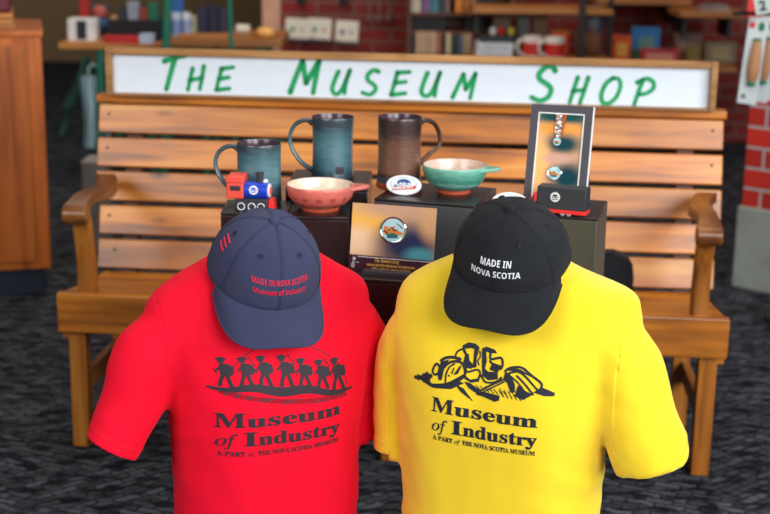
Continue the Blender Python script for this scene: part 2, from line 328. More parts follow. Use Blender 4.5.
# ------------------------------------------------------------------ sign standing on the ledge
SG0, SGH, SGW = b0 + 5 * SPT + .024, .137, 1.725
bmx = Matrix.Translation(BENCH_LOC) @ Matrix.Rotation(BYAW, 4, 'Z')
SV = VB + .106
sg = thing('shop_sign', 'long white framed shop sign with green brush lettering on top of the bench back', 'sign', bmx @ Vector((0, SV, SG0)), (0, 0, BYAW))
link('sign_board', MB().box((0, .024, SGH / 2), (SGW - .02, .012, SGH - .01)), M['panel'], sg)
for s in (-1, 1): link('frame_stile', MB().box((s * (SGW / 2 - .009), .012, SGH / 2), (.018, .034, SGH)), M['frame_wood'], sg, bevel=.002)
link('frame_rail', MB().box((0, .012, SGH - .009), (SGW - .037, .032, .018)), M['frame_wood'], sg, bevel=.002)
link('frame_rail', MB().box((0, .012, .004), (SGW - .037, .032, .008)), M['frame_wood'], sg, bevel=.002)
sinv = sg.matrix_basis.inverted(); PLY = .0172
def onsign(px, py):
    o = sinv @ Vector((0, 0, CAM_H)); d = sinv.to_3x3() @ ray(px, py); t = (PLY - o.y) / d.y; p = o + d * t; return (p.x, p.z)
z1 = lambda L: [(x / 2.9615, y / 2.9615) for x, y in L]
z2 = lambda L: [(250 + x / 2.9615, y / 2.9615) for x, y in L]
z3 = lambda L: [(510 + x / 2.9615, y / 2.9615) for x, y in L]
LET = [[z1([(487, 181), (512, 173), (549, 164)]), z1([(518, 172), (505, 220), (493, 264)])],
       [z1([(571, 203), (563, 236), (557, 266)]), z1([(604, 196), (598, 232), (592, 264)]), z1([(561, 238), (600, 230)])],
       [z1([(657, 203), (648, 236), (641, 265)]), z1([(655, 204), (691, 199)]), z1([(648, 234), (678, 229)]), z1([(641, 266), (680, 262)])],
       [z2([(119, 273), (137, 225), (156, 178)]), z2([(156, 178), (162, 220), (166, 246)]), z2([(166, 246), (186, 212), (205, 178)]), z2([(205, 178), (196, 225), (187, 275)])],
       [z2([(262, 212), (247, 248), (244, 268), (256, 279), (272, 264), (296, 208)]), z2([(296, 208), (284, 245), (280, 276)])],
       [z2([(381, 212), (366, 208), (349, 222), (350, 238), (368, 252), (372, 266), (355, 280), (333, 274)])],
       [z2([(437, 214), (428, 248), (418, 280)]), z2([(436, 215), (473, 213)]), z2([(428, 246), (461, 242)]), z2([(418, 281), (460, 276)])],
       [z2([(526, 216), (512, 252), (508, 274), (522, 285), (540, 270), (563, 215)]), z2([(563, 215), (552, 250), (547, 284)])],
       [z2([(600, 288), (617, 252), (632, 220)]), z2([(632, 220), (637, 250), (639, 264)]), z2([(639, 264), (655, 240), (668, 218)]), z2([(668, 218), (660, 255), (652, 291)])],
       [z3([(134, 210), (126, 198), (108, 198), (88, 216), (88, 234), (108, 248), (122, 264), (112, 288), (88, 298), (64, 288)])],
       [z3([(201, 229), (188, 268), (177, 303)]), z3([(232, 230), (219, 270), (207, 306)]), z3([(186, 270), (218, 266)])],
       [z3([(306, 231), (284, 248), (271, 278), (274, 302), (292, 306), (314, 288), (327, 256), (322, 234), (304, 231)])],
       [z3([(393, 238), (380, 274), (368, 309)]), z3([(377, 244), (404, 233), (424, 243), (424, 262), (404, 276), (382, 280)])]]
for L in LET:
    mb = MB()
    for st in L:
        q = [onsign(*p) for p in st]; q = smooth_path([(a, b, 0) for a, b in q], 6) if len(q) > 2 else [Vector((a, b, 0)) for a, b in q]
        big = L in (LET[0], LET[3], LET[9])
        stroke(mb, [(p.x, p.y) for p in q], .0165 if big else .0135, w1=.014 if big else .0115)
    mb.v = [Vector((p.x, PLY - .0006 * (1 + (i % 3) * 0), p.y)) for i, p in enumerate(mb.v)]
    link('letter', mb, M['green_paint'], sg, smooth=False)
# ------------------------------------------------------------------ display forms and T-shirts
def fold(p, amp, seed):
    n1 = noise.noise(Vector((p.x * 9 + seed, p.y * 9, p.z * 3.2))); n2 = noise.noise(Vector((p.x * 22 + seed, p.y * 22, p.z * 8 + 5)))
    s = 1 if p.x > 0 else -1; e = max(0., min(1., (abs(p.x) - .06) / .1)); u = abs(p.x) * .55 + p.z; w = abs(p.x) - .55 * p.z
    n3 = noise.noise(Vector((u * 34 + seed + 7 * s, w * 7, p.y * 3))); n4 = noise.noise(Vector((w * 30 + seed, u * 5 + s, p.y * 4)))
    low = max(0., min(1., (.62 - p.z) / .2))
    return amp * (n1 + .35 * n2 + .55 * e * n3 * (.4 + .6 * low) + .3 * e * n4)
def loft(rings, n=56):
    """rings: z, x0, x1, half depth, y centre"""
    mb = MB(); vs = []; fs = []; L = len(rings)
    for z, x0, x1, b, yc in rings:
        for k in range(n):
            a = 2 * PI * k / n; c, s = math.cos(a), math.sin(a); e = .86
            vs.append(((x0 + x1) / 2 + (x1 - x0) / 2 * math.copysign(abs(c) ** e, c), yc + b * math.copysign(abs(s) ** e, s), z))
    for i in range(L - 1):
        for k in range(n): fs.append((i * n + k, i * n + (k + 1) % n, i * n + n + (k + 1) % n, i * n + n + k))
    fs += [tuple(range(n - 1, -1, -1)), tuple((L - 1) * n + k for k in range(n))]
    return mb.add(vs, fs)
def spline_rings(R, n=5):
    out = []
    for i in range(len(R) - 1):
        p0, p1, p2, p3 = [R[max(0, min(len(R) - 1, j))] for j in (i - 1, i, i + 1, i + 2)]
        for k in range(n):
            t = k / n; out.append(tuple(.5 * (2 * b + (c - a) * t + (2 * a - 5 * b + 4 * c - d) * t * t + (3 * b - a - 3 * c + d) * t ** 3) for a, b, c, d in zip(p0, p1, p2, p3)))
    out.append(R[-1]); return out
def sleeve_tube(mb, path, n=32):
    """path: (x, y, z, lateral radius, depth radius); the section stands across the path in the x-z plane"""
    P = spline_rings(path, 6); vs = []; fs = []; L = len(P)
    for i, (x, y, z, a, b) in enumerate(P):
        q0 = P[max(0, i - 1)]; q1 = P[min(L - 1, i + 1)]; t = Vector((q1[0] - q0[0], q1[1] - q0[1], q1[2] - q0[2])).normalized()
        lat = t.cross(Vector((0, 1, 0))).normalized(); dep = lat.cross(t)
        for k in range(n):
            an = 2 * PI * k / n; vs.append(Vector((x, y, z)) + lat * a * math.cos(an) + dep * b * math.sin(an))
    for i in range(L - 1):
        for k in range(n): fs.append((i * n + k, i * n + (k + 1) % n, i * n + n + (k + 1) % n, i * n + n + k))
    fs += [tuple(range(n - 1, -1, -1)), tuple((L - 1) * n + k for k in range(n))]
    mb.add(vs, fs)
def evaluated(o):
    dg = bpy.context.evaluated_depsgraph_get(); return bpy.data.meshes.new_from_object(o.evaluated_get(dg))
def make_shirt(label, mat, thread, loc, yaw, rings, sl, sr, armhole, hem_z, seed, amp, tilt=(0, 0)):
    root = thing('t_shirt', label, 't-shirt', loc, (0, 0, yaw))
    mb = loft(spline_rings(rings)); sleeve_tube(mb, sl); sleeve_tube(mb, sr)
    o = link('raw', mb, mat, None); md = o.modifiers.new('r', 'REMESH'); md.mode = 'VOXEL'; md.voxel_size = .0055
    md = o.modifiers.new('s', 'SMOOTH'); md.factor = .5; md.iterations = 12
    me = evaluated(o); bpy.data.objects.remove(o)
    bm = bmesh.new(); bm.from_mesh(me); bpy.data.meshes.remove(me)
    bm.normal_update()
    for v in bm.verts:
        tt = max(0., min(1., (rings[-2][0] - v.co.z) / .12)); v.co += v.normal * fold(v.co, amp, seed) * tt
    # open the hem
    bmesh.ops.bisect_plane(bm, geom=bm.verts[:] + bm.edges[:] + bm.faces[:], plane_co=(0, 0, hem_z), plane_no=(0, 0, -1), clear_outer=True)
    ends = []
    for s, path, ah in ((-1, sl, armhole[0]), (1, sr, armhole[1])):
        bmesh.ops.bisect_plane(bm, geom=bm.verts[:] + bm.edges[:] + bm.faces[:], plane_co=(ah, 0, 0), plane_no=(s, 0, -.12 * 0))
        a, b = Vector(path[-2][:3]), Vector(path[-1][:3]); t = (b - a).normalized(); pe = b - t * .012; t = Vector((t.x, tilt[0 if s < 0 else 1], t.z)).normalized()
        side = [f for f in bm.faces if s * f.calc_center_median().x > s * ah and f.calc_center_median().z > sl[-1][2] - .2]
        gs = set(side); es = {e for f in side for e in f.edges}; vs = {v for f in side for v in f.verts}
        bmesh.ops.bisect_plane(bm, geom=list(gs) + list(es) + list(vs), plane_co=pe, plane_no=t, clear_outer=True); ends.append((pe, t, s, ah))
    full = bpy.data.meshes.new('shirt'); bm.to_mesh(full)
    bvh = BVHTree.FromBMesh(bm)
    def sub(pred):
        b2 = bm.copy(); bmesh.ops.delete(b2, geom=[f for f in b2.faces if not pred(f.calc_center_median())], context='FACES'); keep_largest(b2); m2 = bpy.data.meshes.new('shirt_piece'); b2.to_mesh(m2); b2.free(); return m2
    isl = lambda c, s, ah: s * c.x > s * ah and c.z > .40
    body = link('shirt_body', sub(lambda c: not isl(c, -1, armhole[0]) and not isl(c, 1, armhole[1])), mat, root, ang=0, solid=.0025)
    for pe, t, s, ah in ends:
        sm = sub(lambda c: isl(c, s, ah)); sbv = BVHTree.FromPolygons([v.co.copy() for v in sm.vertices], [tuple(p.vertices) for p in sm.polygons]); so = link('sleeve', sm, mat, root, ang=0, solid=.0025)
        # stitched hem: a line of thread a finger's width above the edge
        q = pe - t * .018; loop = []
        lat = t.cross(Vector((0, 1, 0))).normalized(); dep = lat.cross(t)
        for k in range(60):
            an = 2 * PI * k / 60; d = lat * math.cos(an) + dep * math.sin(an); h = sbv.ray_cast(q + d * .25, -d, .25)
            if h[0] is not None: loop.append(h[0] + d * .0004)
        if len(loop) > 20: link('hem_stitch', MB().tube(loop, .0007, 5, closed=True), thread, so)
    bm.free()
    # armhole stitching is left to the seam between body and sleeves
    return root, bvh
def keep_largest(bm):
    seen = set(); isl = []
    for f0 in bm.faces:
        if f0 in seen: continue
        st = [f0]; cur = []; seen.add(f0)
        while st:
            f = st.pop(); cur.append(f)
            for e in f.edges:
                for g in e.link_faces:
                    if g not in seen: seen.add(g); st.append(g)
        isl.append(cur)
    isl.sort(key=len); bmesh.ops.delete(bm, geom=[f for c in isl[:-1] for f in c], context='FACES')
def project(mb, bvh, off=.0012):
    """lay a flat (u, v) drawing on the front of a shirt"""
    out = []
    for p in mb.v:
        h = bvh.ray_cast(Vector((p.x, -.6, p.y)), Vector((0, 1, 0)), .9)
        out.append((h[0] + h[1] * (off + p.z * .0)) if h[0] is not None else Vector((p.x, 0, p.y)))
    mb.v = out; return mb
def dense(mb, step=.006):
    """split long edges so that the drawing follows the cloth"""
    me = bpy.data.meshes.new('d'); me.from_pydata([tuple(v) for v in mb.v], [], mb.f); me.polygons.foreach_set('material_index', mb.m); bm = bmesh.new(); bm.from_mesh(me)
    bmesh.ops.triangulate(bm, faces=[f for f in bm.faces if len(f.verts) > 4])
    for _ in range(4):
        es = [e for e in bm.edges if e.calc_length() > step]
        if not es: break
        bmesh.ops.subdivide_edges(bm, edges=es, cuts=1); bmesh.ops.triangulate(bm, faces=[f for f in bm.faces if len(f.verts) > 4])
    m2 = MB(); m2.v = [v.co.copy() for v in bm.verts]; m2.f = []; m2.m = []
    bm.verts.index_update()
    for f in bm.faces: m2.f.append(tuple(v.index for v in f.verts)); m2.m.append(f.material_index)
    bm.free(); bpy.data.meshes.remove(me); return m2
def lettering(mb, txt, size, x, y, width, bold=0, m=0, sy=1.0, align=0):
    v, f = text_poly(txt, size, bold); x0 = min(p.x for p in v); x1 = max(p.x for p in v); k = width / (x1 - x0)
    mb.add([(x + (p.x - x0) * k, y + p.y * sy, 0) for p in v], f, m)
M['red_shirt'] = fabric('red_cotton_jersey', (242, 4, 44), .8, 700, .16, sheen=.08, var=.04)
M['yellow_shirt'] = fabric('yellow_cotton_jersey', (252, 216, 40), .8, 700, .16, sheen=.3, var=.03, tint=(1, 1, 1, 1))
M['red_thread'] = plain('red_thread', (214, 20, 44), .8)
M['yellow_thread'] = plain('yellow_thread', (226, 188, 20), .8)
M['ink_red'] = plain('charcoal_ink', (44, 32, 44), .7, var=.2, nscale=400)
M['ink'] = plain('navy_black_ink', (24, 28, 44), .7, var=.2, nscale=400)
RL = Vector(((266 - 385) / 577, 2.325, 0)); YL = Vector(((509 - 385) / 592, 2.26, 0))
RYAW, YYAW = math.radians(23), math.radians(-23)
red, red_bvh = make_shirt('bright red t-shirt printed with a row of marching figures, below the navy cap', M['red_shirt'], M['red_thread'], RL, RYAW,
    [(.20, -.165, .165, .115, 0), (.36, -.166, .165, .118, 0), (.50, -.168, .168, .124, -.004), (.60, -.175, .176, .128, -.006), (.68, -.190, .188, .118, -.002), (.735, -.210, .190, .098, .004), (.775, -.192, .182, .084, .008), (.805, -.146, .138, .074, .010), (.835, -.088, .092, .066, .008), (.862, -.066, .066, .058, .004)],
    [(-.150, 0, .715, .060, .066), (-.205, -.004, .668, .066, .062), (-.234, -.008, .605, .057, .057), (-.262, -.012, .555, .050, .052), (-.284, -.014, .518, .046, .049)],
    [(.150, 0, .700, .055, .060), (.183, 0, .640, .054, .052), (.196, 0, .570, .052, .046), (.202, 0, .505, .050, .044), (.203, 0, .470, .050, .042)],
    (-.192, .186), .22, 3.1, .006)
yel, yel_bvh = make_shirt('bright yellow t-shirt printed with boots, helmet and gloves, below the black cap', M['yellow_shirt'], M['yellow_thread'], YL, YYAW,
    [(.20, -.175, .172, .115, 0), (.36, -.175, .172, .120, 0), (.50, -.178, .175, .126, -.004), (.60, -.182, .182, .130, -.006), (.68, -.196, .200, .120, -.002), (.74, -.204, .222, .100, .004), (.785, -.196, .220, .084, .008), (.812, -.166, .204, .074, .010), (.838, -.118, .122, .066, .008), (.865, -.066, .066, .058, .004)],
    [(-.160, 0, .705, .055, .060), (-.186, 0, .650, .054, .052), (-.193, 0, .580, .052, .046), (-.192, 0, .510, .050, .044), (-.190, 0, .470, .050, .043)],
    [(.160, 0, .735, .056, .068), (.200, -.004, .690, .065, .066), (.224, -.008, .620, .063, .064), (.246, -.012, .572, .064, .062), (.262, -.014, .528, .062, .060)],
    (-.196, .206), .22, 8.7, .006, (0, .5))
# display forms: a pole and foot that carry a neck block under each cap
for nm, L, yw, lb in (('display_form', RL, RYAW, 'black display stand inside the red t-shirt'), ('display_form', YL, YYAW, 'black display stand inside the yellow t-shirt')):
    t = thing(nm, lb, 'display stand', L, (0, 0, yw), 'stands inside the t-shirts')
    link('foot', MB().lathe([(.14, 0), (.14, .01), (.03, .018), (0, .018)], 40), M['black_metal'], t)
    link('pole', MB().cyl((0, 0, .01), (0, 0, .82), .014), M['black_metal'], t)
    link('neck_block', MB().lathe([(.05, .78), (.053, .84), (.052, .878), (.035, .895), (0, .9)], 32), M['cloth_black'], t)
# ---- the prints, drawn in metres on the chest (u across, v height)
def print_text(mb, u0, v, k, s, d1, d2):
    """k widens the block, s scales its letters' height; d1, d2 are the line steps"""
    lettering(mb, serif('M'), .050, u0, v, .040 * k, .0004, sy=.70 * s); lettering(mb, serif('useum'), .040, u0 + .0415 * k, v, .140 * k, .0006, sy=.76 * s)
    y = v - d1; lettering(mb, italic('of'), .040, u0 + .002, y, .028 * k, .0003, sy=.72 * s)
    lettering(mb, serif('I'), .047, u0 + .0375 * k, y, .019 * k, .0006, sy=.72 * s); lettering(mb, serif('ndustry'), .040, u0 + .058 * k, y, .124 * k, .0006, sy=.76 * s)
    y -= d2; lettering(mb, serif('A PART'), .0165, u0 + .004 * k, y, .036 * k, .0002, sy=.70 * s); lettering(mb, italic('of'), .0165, u0 + .0435 * k, y, .010 * k, .0001, sy=.70 * s)
    lettering(mb, serif('THE NOVA SCOTIA MUSEUM'), .0165, u0 + .057 * k, y, .122 * k, .0002, sy=.70 * s)
def place(mb, bvh, name, mat, root, dens=.006):
    return link(name, project(dense(mb, dens), bvh), mat, root, ang=0, smooth=False)
def disc(mb, x, y, rx, ry=None, n=16):
    ry = ry or rx; mb.add([(x + rx * math.cos(2 * PI * k / n), y + ry * math.sin(2 * PI * k / n), 0) for k in range(n)], [tuple(range(n))])
def poly(mb, P): mb.add([(x, y, 0) for x, y in P], [tuple(range(len(P)))])
# red: marching figures under a thin arch
RU, RV = -.006, .632
mb = MB(); print_text(mb, RU - .118, RV - .058, 1.205, 1.06, .0335, .0185); place(mb, red_bvh, 'printed_lettering', M['ink_red'], red)
mb = MB(); g = []
for i in range(25):
    t = i / 24; x = -.127 + .254 * t; g.append((x, .010 + .010 * math.sin(t * PI) - .003 * math.sin(t * 17)))
for i in range(24):
    a, b = g[i], g[i + 1]; k0 = .004 + .012 * math.sin(PI * i / 24); k1 = .004 + .012 * math.sin(PI * (i + 1) / 24)
    poly(mb, [(RU + a[0], RV + a[1] - k0), (RU + b[0], RV + b[1] - k1), (RU + b[0], RV + b[1]), (RU + a[0], RV + a[1])])
random.seed(4)
for i in range(7):
    x = RU - .098 + i * .0325 + random.uniform(-.002, .002); h = .98 + .1 * random.random() + (.12 if i == 6 else 0); y = RV + .012 + .008 * math.sin((i + .5) / 7 * PI)
    q = lambda P: [(x + a * h * 1.3, y + b * h) for a, b in P]
    disc(mb, x - .0058 * h, y + .0415 * h, .0058 * h, .0052 * h); poly(mb, q([(-.011, .044), (-.003, .0475), (.002, .045), (.002, .0425), (-.011, .0425)]))
    poly(mb, q([(-.006, .036), (.004, .037), (.006, .028), (.005, .016), (-.005, .016), (-.0065, .026)]))
    poly(mb, q([(.003, .036), (.010, .034), (.0115, .024), (.009, .018), (.004, .020)]))
    poly(mb, q([(-.005, .017), (0, .017), (-.003, .008), (-.004, -.002), (-.009, -.002), (-.0075, .008)])); poly(mb, q([(.000, .017), (.005, .017), (.0075, .008), (.0105, -.002), (.005, -.002), (.0025, .008)]))
    poly(mb, q([(-.005, .034), (-.011, .024), (-.010, .0215), (-.004, .029)]))
    stroke(mb, q([(.004, .046 + .002 * (i % 2)), (.012, .034)]) if i % 2 else q([(-.013, .026), (-.009, .018)]), .0016)
ar = [(RU + .010 + .104 * math.cos(a), RV + .014 + .075 * math.sin(a)) for a in [PI * k / 40 for k in range(1, 40)]]
stroke(mb, ar, .0011)
for k in range(60):
    t = (k + .5) / 60; x = RU - .112 + .224 * t; y0 = RV + .004 - .010 * math.sin(PI * t); stroke(mb, [(x, y0 + .003), (x + .0015, y0 - .0035 - .003 * ((k * 7) % 5) / 5)], .0017)
for p in mb.v: p.y -= .012 + .13 * (p.x - RU)
place(mb, red_bvh, 'printed_picture', M['ink_red'], red)
# yellow: helmet, boots, gloves and pick on the ground
YU, YV = -.004, .660
mb = MB(); print_text(mb, YU - .082, YV - .050, 1.0, 1.0, .0325, .0165); place(mb, yel_bvh, 'printed_lettering', M['ink'], yel)
mb = MB(); kz = 1 / 5.133 / 545
def zy(P): return [(YU + (x - 395) * kz * 1.02, YV + .019 - (y - 205 - .13 * (x - 395)) * kz * .90) for x, y in P]
def zp(*P): poly(mb, zy(P))
def zs(w, *P, curve=True):
    q = zy(P); q = [(a.x, a.y) for a in smooth_path([(x, y, 0) for x, y in q], 4)] if curve and len(q) > 2 else q; stroke(mb, q, w * kz * 1.3)
# helmet
zs(9, (205, 225), (212, 170), (245, 140), (290, 140), (315, 175), (312, 210), (255, 245), (160, 258)); zs(13, (120, 235), (170, 262), (240, 250), (315, 205)); zs(6, (230, 240), (228, 200), (240, 165), (262, 148))
zp((195, 140), (235, 128), (215, 160), (212, 215), (195, 235), (185, 190)); zs(8, (165, 165), (160, 190), (172, 205), (190, 195), (190, 165), (175, 152), (165, 165)); zs(10, (195, 135), (215, 122), (250, 118), (285, 125))
zp((262, 205), (290, 155), (296, 158), (285, 195)); zs(5, (240, 205), (246, 208)); zs(5, (255, 195), (262, 170))
for bx, by, br in ((70, 233, 9), (86, 238, 8), (84, 224, 8), (102, 230, 12), (120, 238, 13), (118, 218, 12), (138, 226, 16), (140, 246, 12), (132, 205, 9), (152, 214, 10)):
    c = zy([(bx, by)])[0]; disc(mb, c[0], c[1], br * kz)
zp((105, 245), (150, 240), (175, 262), (230, 262), (250, 250), (300, 232), (318, 240), (260, 272), (170, 272))
# boots
zp((285, 62), (310, 46), (345, 50), (368, 66), (362, 82), (330, 72), (300, 76)); zp((285, 62), (300, 76), (305, 110), (300, 150), (318, 165), (345, 170), (352, 150), (330, 130), (322, 100), (292, 90)); zp((345, 78), (368, 66), (362, 120), (368, 160), (350, 165), (348, 120))
zs(7, (318, 165), (330, 185), (372, 172), (388, 190), (380, 220), (340, 225), (315, 200)); zp((315, 200), (345, 222), (385, 214), (388, 230), (350, 238), (318, 218)); zs(6, (258, 118), (266, 90), (288, 78))
zp((380, 72), (400, 62), (440, 74), (456, 92), (430, 92), (402, 86)); zp((380, 72), (402, 86), (412, 130), (408, 165), (425, 180), (470, 178), (474, 215), (430, 222), (400, 200), (392, 150)); zs(8, (425, 92), (430, 120), (475, 112), (488, 140), (480, 165), (450, 150), (428, 130)); zp((440, 135), (486, 150), (470, 182), (430, 170))
zs(5, (372, 85), (378, 110), (370, 130), (378, 150)); zs(7, (395, 200), (420, 232), (470, 226), (490, 205))
# glove
zs(8, (505, 175), (525, 158), (575, 156), (620, 190), (668, 230), (672, 250)); zs(7, (520, 185), (560, 175), (600, 200), (655, 262)); zs(7, (560, 195), (600, 235), (640, 285)); zs(6, (535, 200), (575, 235), (610, 285))
zp((505, 175), (530, 190), (555, 235), (560, 275), (540, 278), (520, 230), (500, 215)); zp((570, 240), (610, 270), (640, 285), (600, 312), (560, 295)); zp((640, 275), (672, 250), (700, 265), (730, 285), (726, 300), (690, 296)); zs(5, (590, 180), (640, 205)); zs(10, (520, 165), (560, 168), (590, 182))
# pick and hatching
zs(7, (398, 275), (440, 248), (505, 212)); zs(5, (410, 282), (450, 258), (505, 225)); zp((375, 278), (420, 280), (492, 294), (490, 318), (470, 326), (420, 306), (380, 296)); zp((318, 232), (345, 238), (400, 275), (372, 285), (340, 262))
for k in range(9): zs(3, (330 + k * 22, 240 + k * 4), (352 + k * 22, 262 + k * 4.5), curve=False)
for k in range(7): zs(3, (280 + k * 6, 248 + k * 3), (310 + k * 9, 285 + k * 7), curve=False)
for k in range(5): zs(3, (490 + k * 20, 258 + k * 7), (510 + k * 20, 300 + k * 4), curve=False)
place(mb, yel_bvh, 'printed_picture', M['ink'], yel)
# ------------------------------------------------------------------ baseball caps resting on the necks of the forms
def make_cap(label, mat, thread, ink, loc, rot, lines, seam_front=True, sc=1.0, mark=False, seed=1, hh=.1085, bb=.094):
    root = thing('baseball_cap', label, 'cap', loc, rot); A, B, H = .0900 * sc, bb * sc, .0; H = hh * sc
    def crown(phi, t):          # phi = 0 at the front (-y), t = 0 rim .. 1 button
        th = t * PI / 2; r = max(0, math.cos(th)) ** .93; z = math.sin(th) ** .97
        fr = max(0, math.cos(phi)); r *= 1 + .045 * fr * math.sin(th * 2) ; w = .0018 * noise.noise(Vector((math.sin(phi) * 3 + seed, math.cos(phi) * 3, t * 3)))
        pinch = -.0012 * abs(math.cos(phi * 3)) ** 12 * math.sin(min(1, t * 1.2) * PI)
        k = 1 + (w + pinch) / .09
        return Vector((A * math.sin(phi) * r * k, -B * math.cos(phi) * r * k, H * z - .010 * math.sin(phi) ** 2 * 0))
    n, L = 96, 26; vs = []; fs = []
    for i in range(L):
        for k in range(n): vs.append(crown(2 * PI * k / n, i / (L - 1) * .985))
    vs.append(Vector((0, 0, H)))
    for i in range(L - 1):
        for k in range(n): fs.append((i * n + k, i * n + (k + 1) % n, i * n + n + (k + 1) % n, i * n + n + k))
    fs += [((L - 1) * n + k, (L - 1) * n + (k + 1) % n, len(vs) - 1) for k in range(n)]
    mb = MB().add(vs, fs); mb2 = mb; bvh = BVHTree.FromPolygons([tuple(v) for v in vs], fs)
    co = link('crown', mb, mat, root, ang=0, solid=.0025)
    # brim
    U, Wn = 49, 14; vs = []; fs = []; pm = math.radians(72)
    yi = crown(pm, 0).y
    for i in range(U):
        u = -1 + 2 * i / (U - 1); I = crown(u * pm, 0.02); ps = u * PI / 2; e = .72
        Ox = crown(pm, 0.02).x * 1.0 * math.copysign(abs(math.sin(ps)) ** (e * .9), u); Oy = yi - (.053 * sc + (-crown(0, 0).y + yi)) * abs(math.cos(ps)) ** e
        for j in range(Wn):
            w = j / (Wn - 1); x = I.x + (Ox - I.x) * w; y = I.y + (Oy - I.y) * w; d = math.hypot(x - I.x, y - I.y)
            z = I.z - d * math.tan(math.radians(26)) - .020 * sc * (x / (.09 * sc)) ** 2 * w * .9 + .004 * math.sin(w * PI)
            vs.append((x, y, z))
    for i in range(U - 1):
        for j in range(Wn - 1): a = i * Wn + j; fs.append((a, a + 1, a + Wn + 1, a + Wn))
    br = link('brim', MB().add(vs, fs), mat, root, ang=60, solid=.0035, bevel=.001)
    edge = [Vector(vs[i * Wn + Wn - 1]) + Vector((0, 0, -.0015)) for i in range(U)]
    link('brim_edge', MB().tube(edge, .0021, 8), mat, br)
    link('button', MB().lathe([(.0095, 0), (.0095, .003), (.0075, .006), (.003, .0075), (0, .0077)], 24, M=Matrix.Translation((0, 0, H - .0016))), mat, root)
    for k in range(6):
        phi = k * PI / 3
        if k == 0 and not seam_front: continue
        for dp in (-.018, .018): link('seam', MB().tube([crown(phi + dp / max(.25, math.cos(t * PI / 2)), t) * 1.002 for t in [.02 + .92 * i / 24 for i in range(25)]], .0005, 5), thread, co)
        ey = crown(phi + PI / 6, .56); nr = (ey - Vector((0, 0, .03))).normalized(); Me = Matrix.Translation(ey + nr * .0005) @ nr.to_track_quat('Z', 'Y').to_matrix().to_4x4()
        ring = [Me @ Vector((.0042 * math.cos(a), .0042 * math.sin(a), 0)) for a in [2 * PI * j / 18 for j in range(18)]]
        e = link('eyelet', MB().tube(ring, .0012, 6, closed=True), thread, root); link('eyelet_hole', MB().lathe([(.0028, 0), (0, .0003)], 12, M=Me), M['rubber'], e)
    # sweat band edge along the rim
    link('rim_stitch', MB().tube([crown(2 * PI * k / 90, .05) * 1.003 for k in range(90)], .0005, 5, closed=True), thread, co)
    mb = MB()
    for txt, zz, wid, size, bold in lines: lettering(mb, txt, size, -wid / 2, zz, wid, bold * .2)
    mb = dense(mb, .004); out = []
    for p in mb.v:
        h = bvh.ray_cast(Vector((p.x, -.3, p.y)), Vector((0, 1, 0)), .4); out.append(h[0] - Vector((0, 1, 0)) * .0011 if h[0] is not None else Vector((p.x, -.09, p.y)))
    mb.v = out; link('embroidery', mb, ink, root, smooth=False)
    if mark:
        c = crown(-1.55, .42); m2 = MB()
        for dz in (-.006, 0, .006): m2.tube([crown(-1.70 + .3 * i / 6, .42 + dz * 9) * 1.008 for i in range(7)], .0016, 6)
        link('side_embroidery', m2, ink, root)
    return root
M['navy_cap'] = fabric('navy_cotton_twill', (64, 68, 99), .85, 420, .6, sheen=.12, wavey=True)
M['black_cap'] = fabric('black_washed_twill', (34, 36, 41), .85, 420, .6, sheen=.12, wavey=True, var=.2)
M['navy_thread'] = plain('navy_thread', (38, 44, 76), .8); M['black_thread'] = plain('black_thread', (16, 18, 22), .8)
M['red_embroidery'] = plain('red_embroidery', (226, 24, 62), .7); M['white_embroidery'] = plain('white_embroidery', (236, 238, 242), .7)
CT = math.radians(30)
def cap_rot(tilt, roll, yaw):
    return (Matrix.Rotation(yaw, 3, 'Z') @ Matrix.Rotation(roll, 3, 'Y') @ Matrix.Rotation(tilt, 3, 'X')).to_euler()
make_cap('navy blue baseball cap with red embroidery, resting above the red t-shirt', M['navy_cap'], M['navy_thread'], M['red_embroidery'], at(263.5, 271.5, 2.27), cap_rot(math.radians(27), math.radians(3), math.radians(21)),
         [(sans('MADE IN NOVA SCOTIA'), .050, .094, .0125, 0), (sans('Museum of Industry'), .035, .088, .0120, 0)], True, 1.06, True, 1, .103)
make_cap('black baseball cap with white embroidery, resting above the yellow t-shirt', M['black_cap'], M['black_thread'], M['white_embroidery'], at(512, 256, 2.215), cap_rot(math.radians(27), math.radians(4), math.radians(-21)),
         [(sans('MADE IN'), .049, .050, .0140, 0), (sans('NOVA SCOTIA'), .032, .081, .0140, 0)], True, 1.06, False, 6, .092, .088)
# ------------------------------------------------------------------ small black draped table behind the forms
TZ = .605; TX0, TX1, TY0, TY1 = -.33, .425, 2.50, 3.02
tb = thing('display_table', 'low table draped in black cloth behind the two t-shirts', 'table', ((TX0 + TX1) / 2, (TY0 + TY1) / 2, 0))
cx, cy = (TX0 + TX1) / 2, (TY0 + TY1) / 2; hx, hy = (TX1 - TX0) / 2, (TY1 - TY0) / 2
link('table_top', MB().box((0, 0, TZ - .016), (2 * hx - .03, 2 * hy - .03, .025)), M['black_metal'], tb)
for sx in (-1, 1):
    for sy in (-1, 1): link('leg', MB().cyl((sx * (hx - .09), sy * (hy - .06), 0), (sx * (hx - .09), sy * (hy - .06), TZ - .028), .02), M['black_metal'], tb)
def rrect(hx, hy, r, n=10):
    P = []
    for (sx, sy, a0) in ((1, 1, 0), (-1, 1, 90), (-1, -1, 180), (1, -1, 270)):
        for k in range(n + 1):
            a = math.radians(a0 + 90 * k / n); P.append((sx * (hx - r) + r * math.cos(a), sy * (hy - r) + r * math.sin(a)))
    return P
mb = MB(); base = rrect(hx, hy, .04); n = len(base); vs = []; fs = []
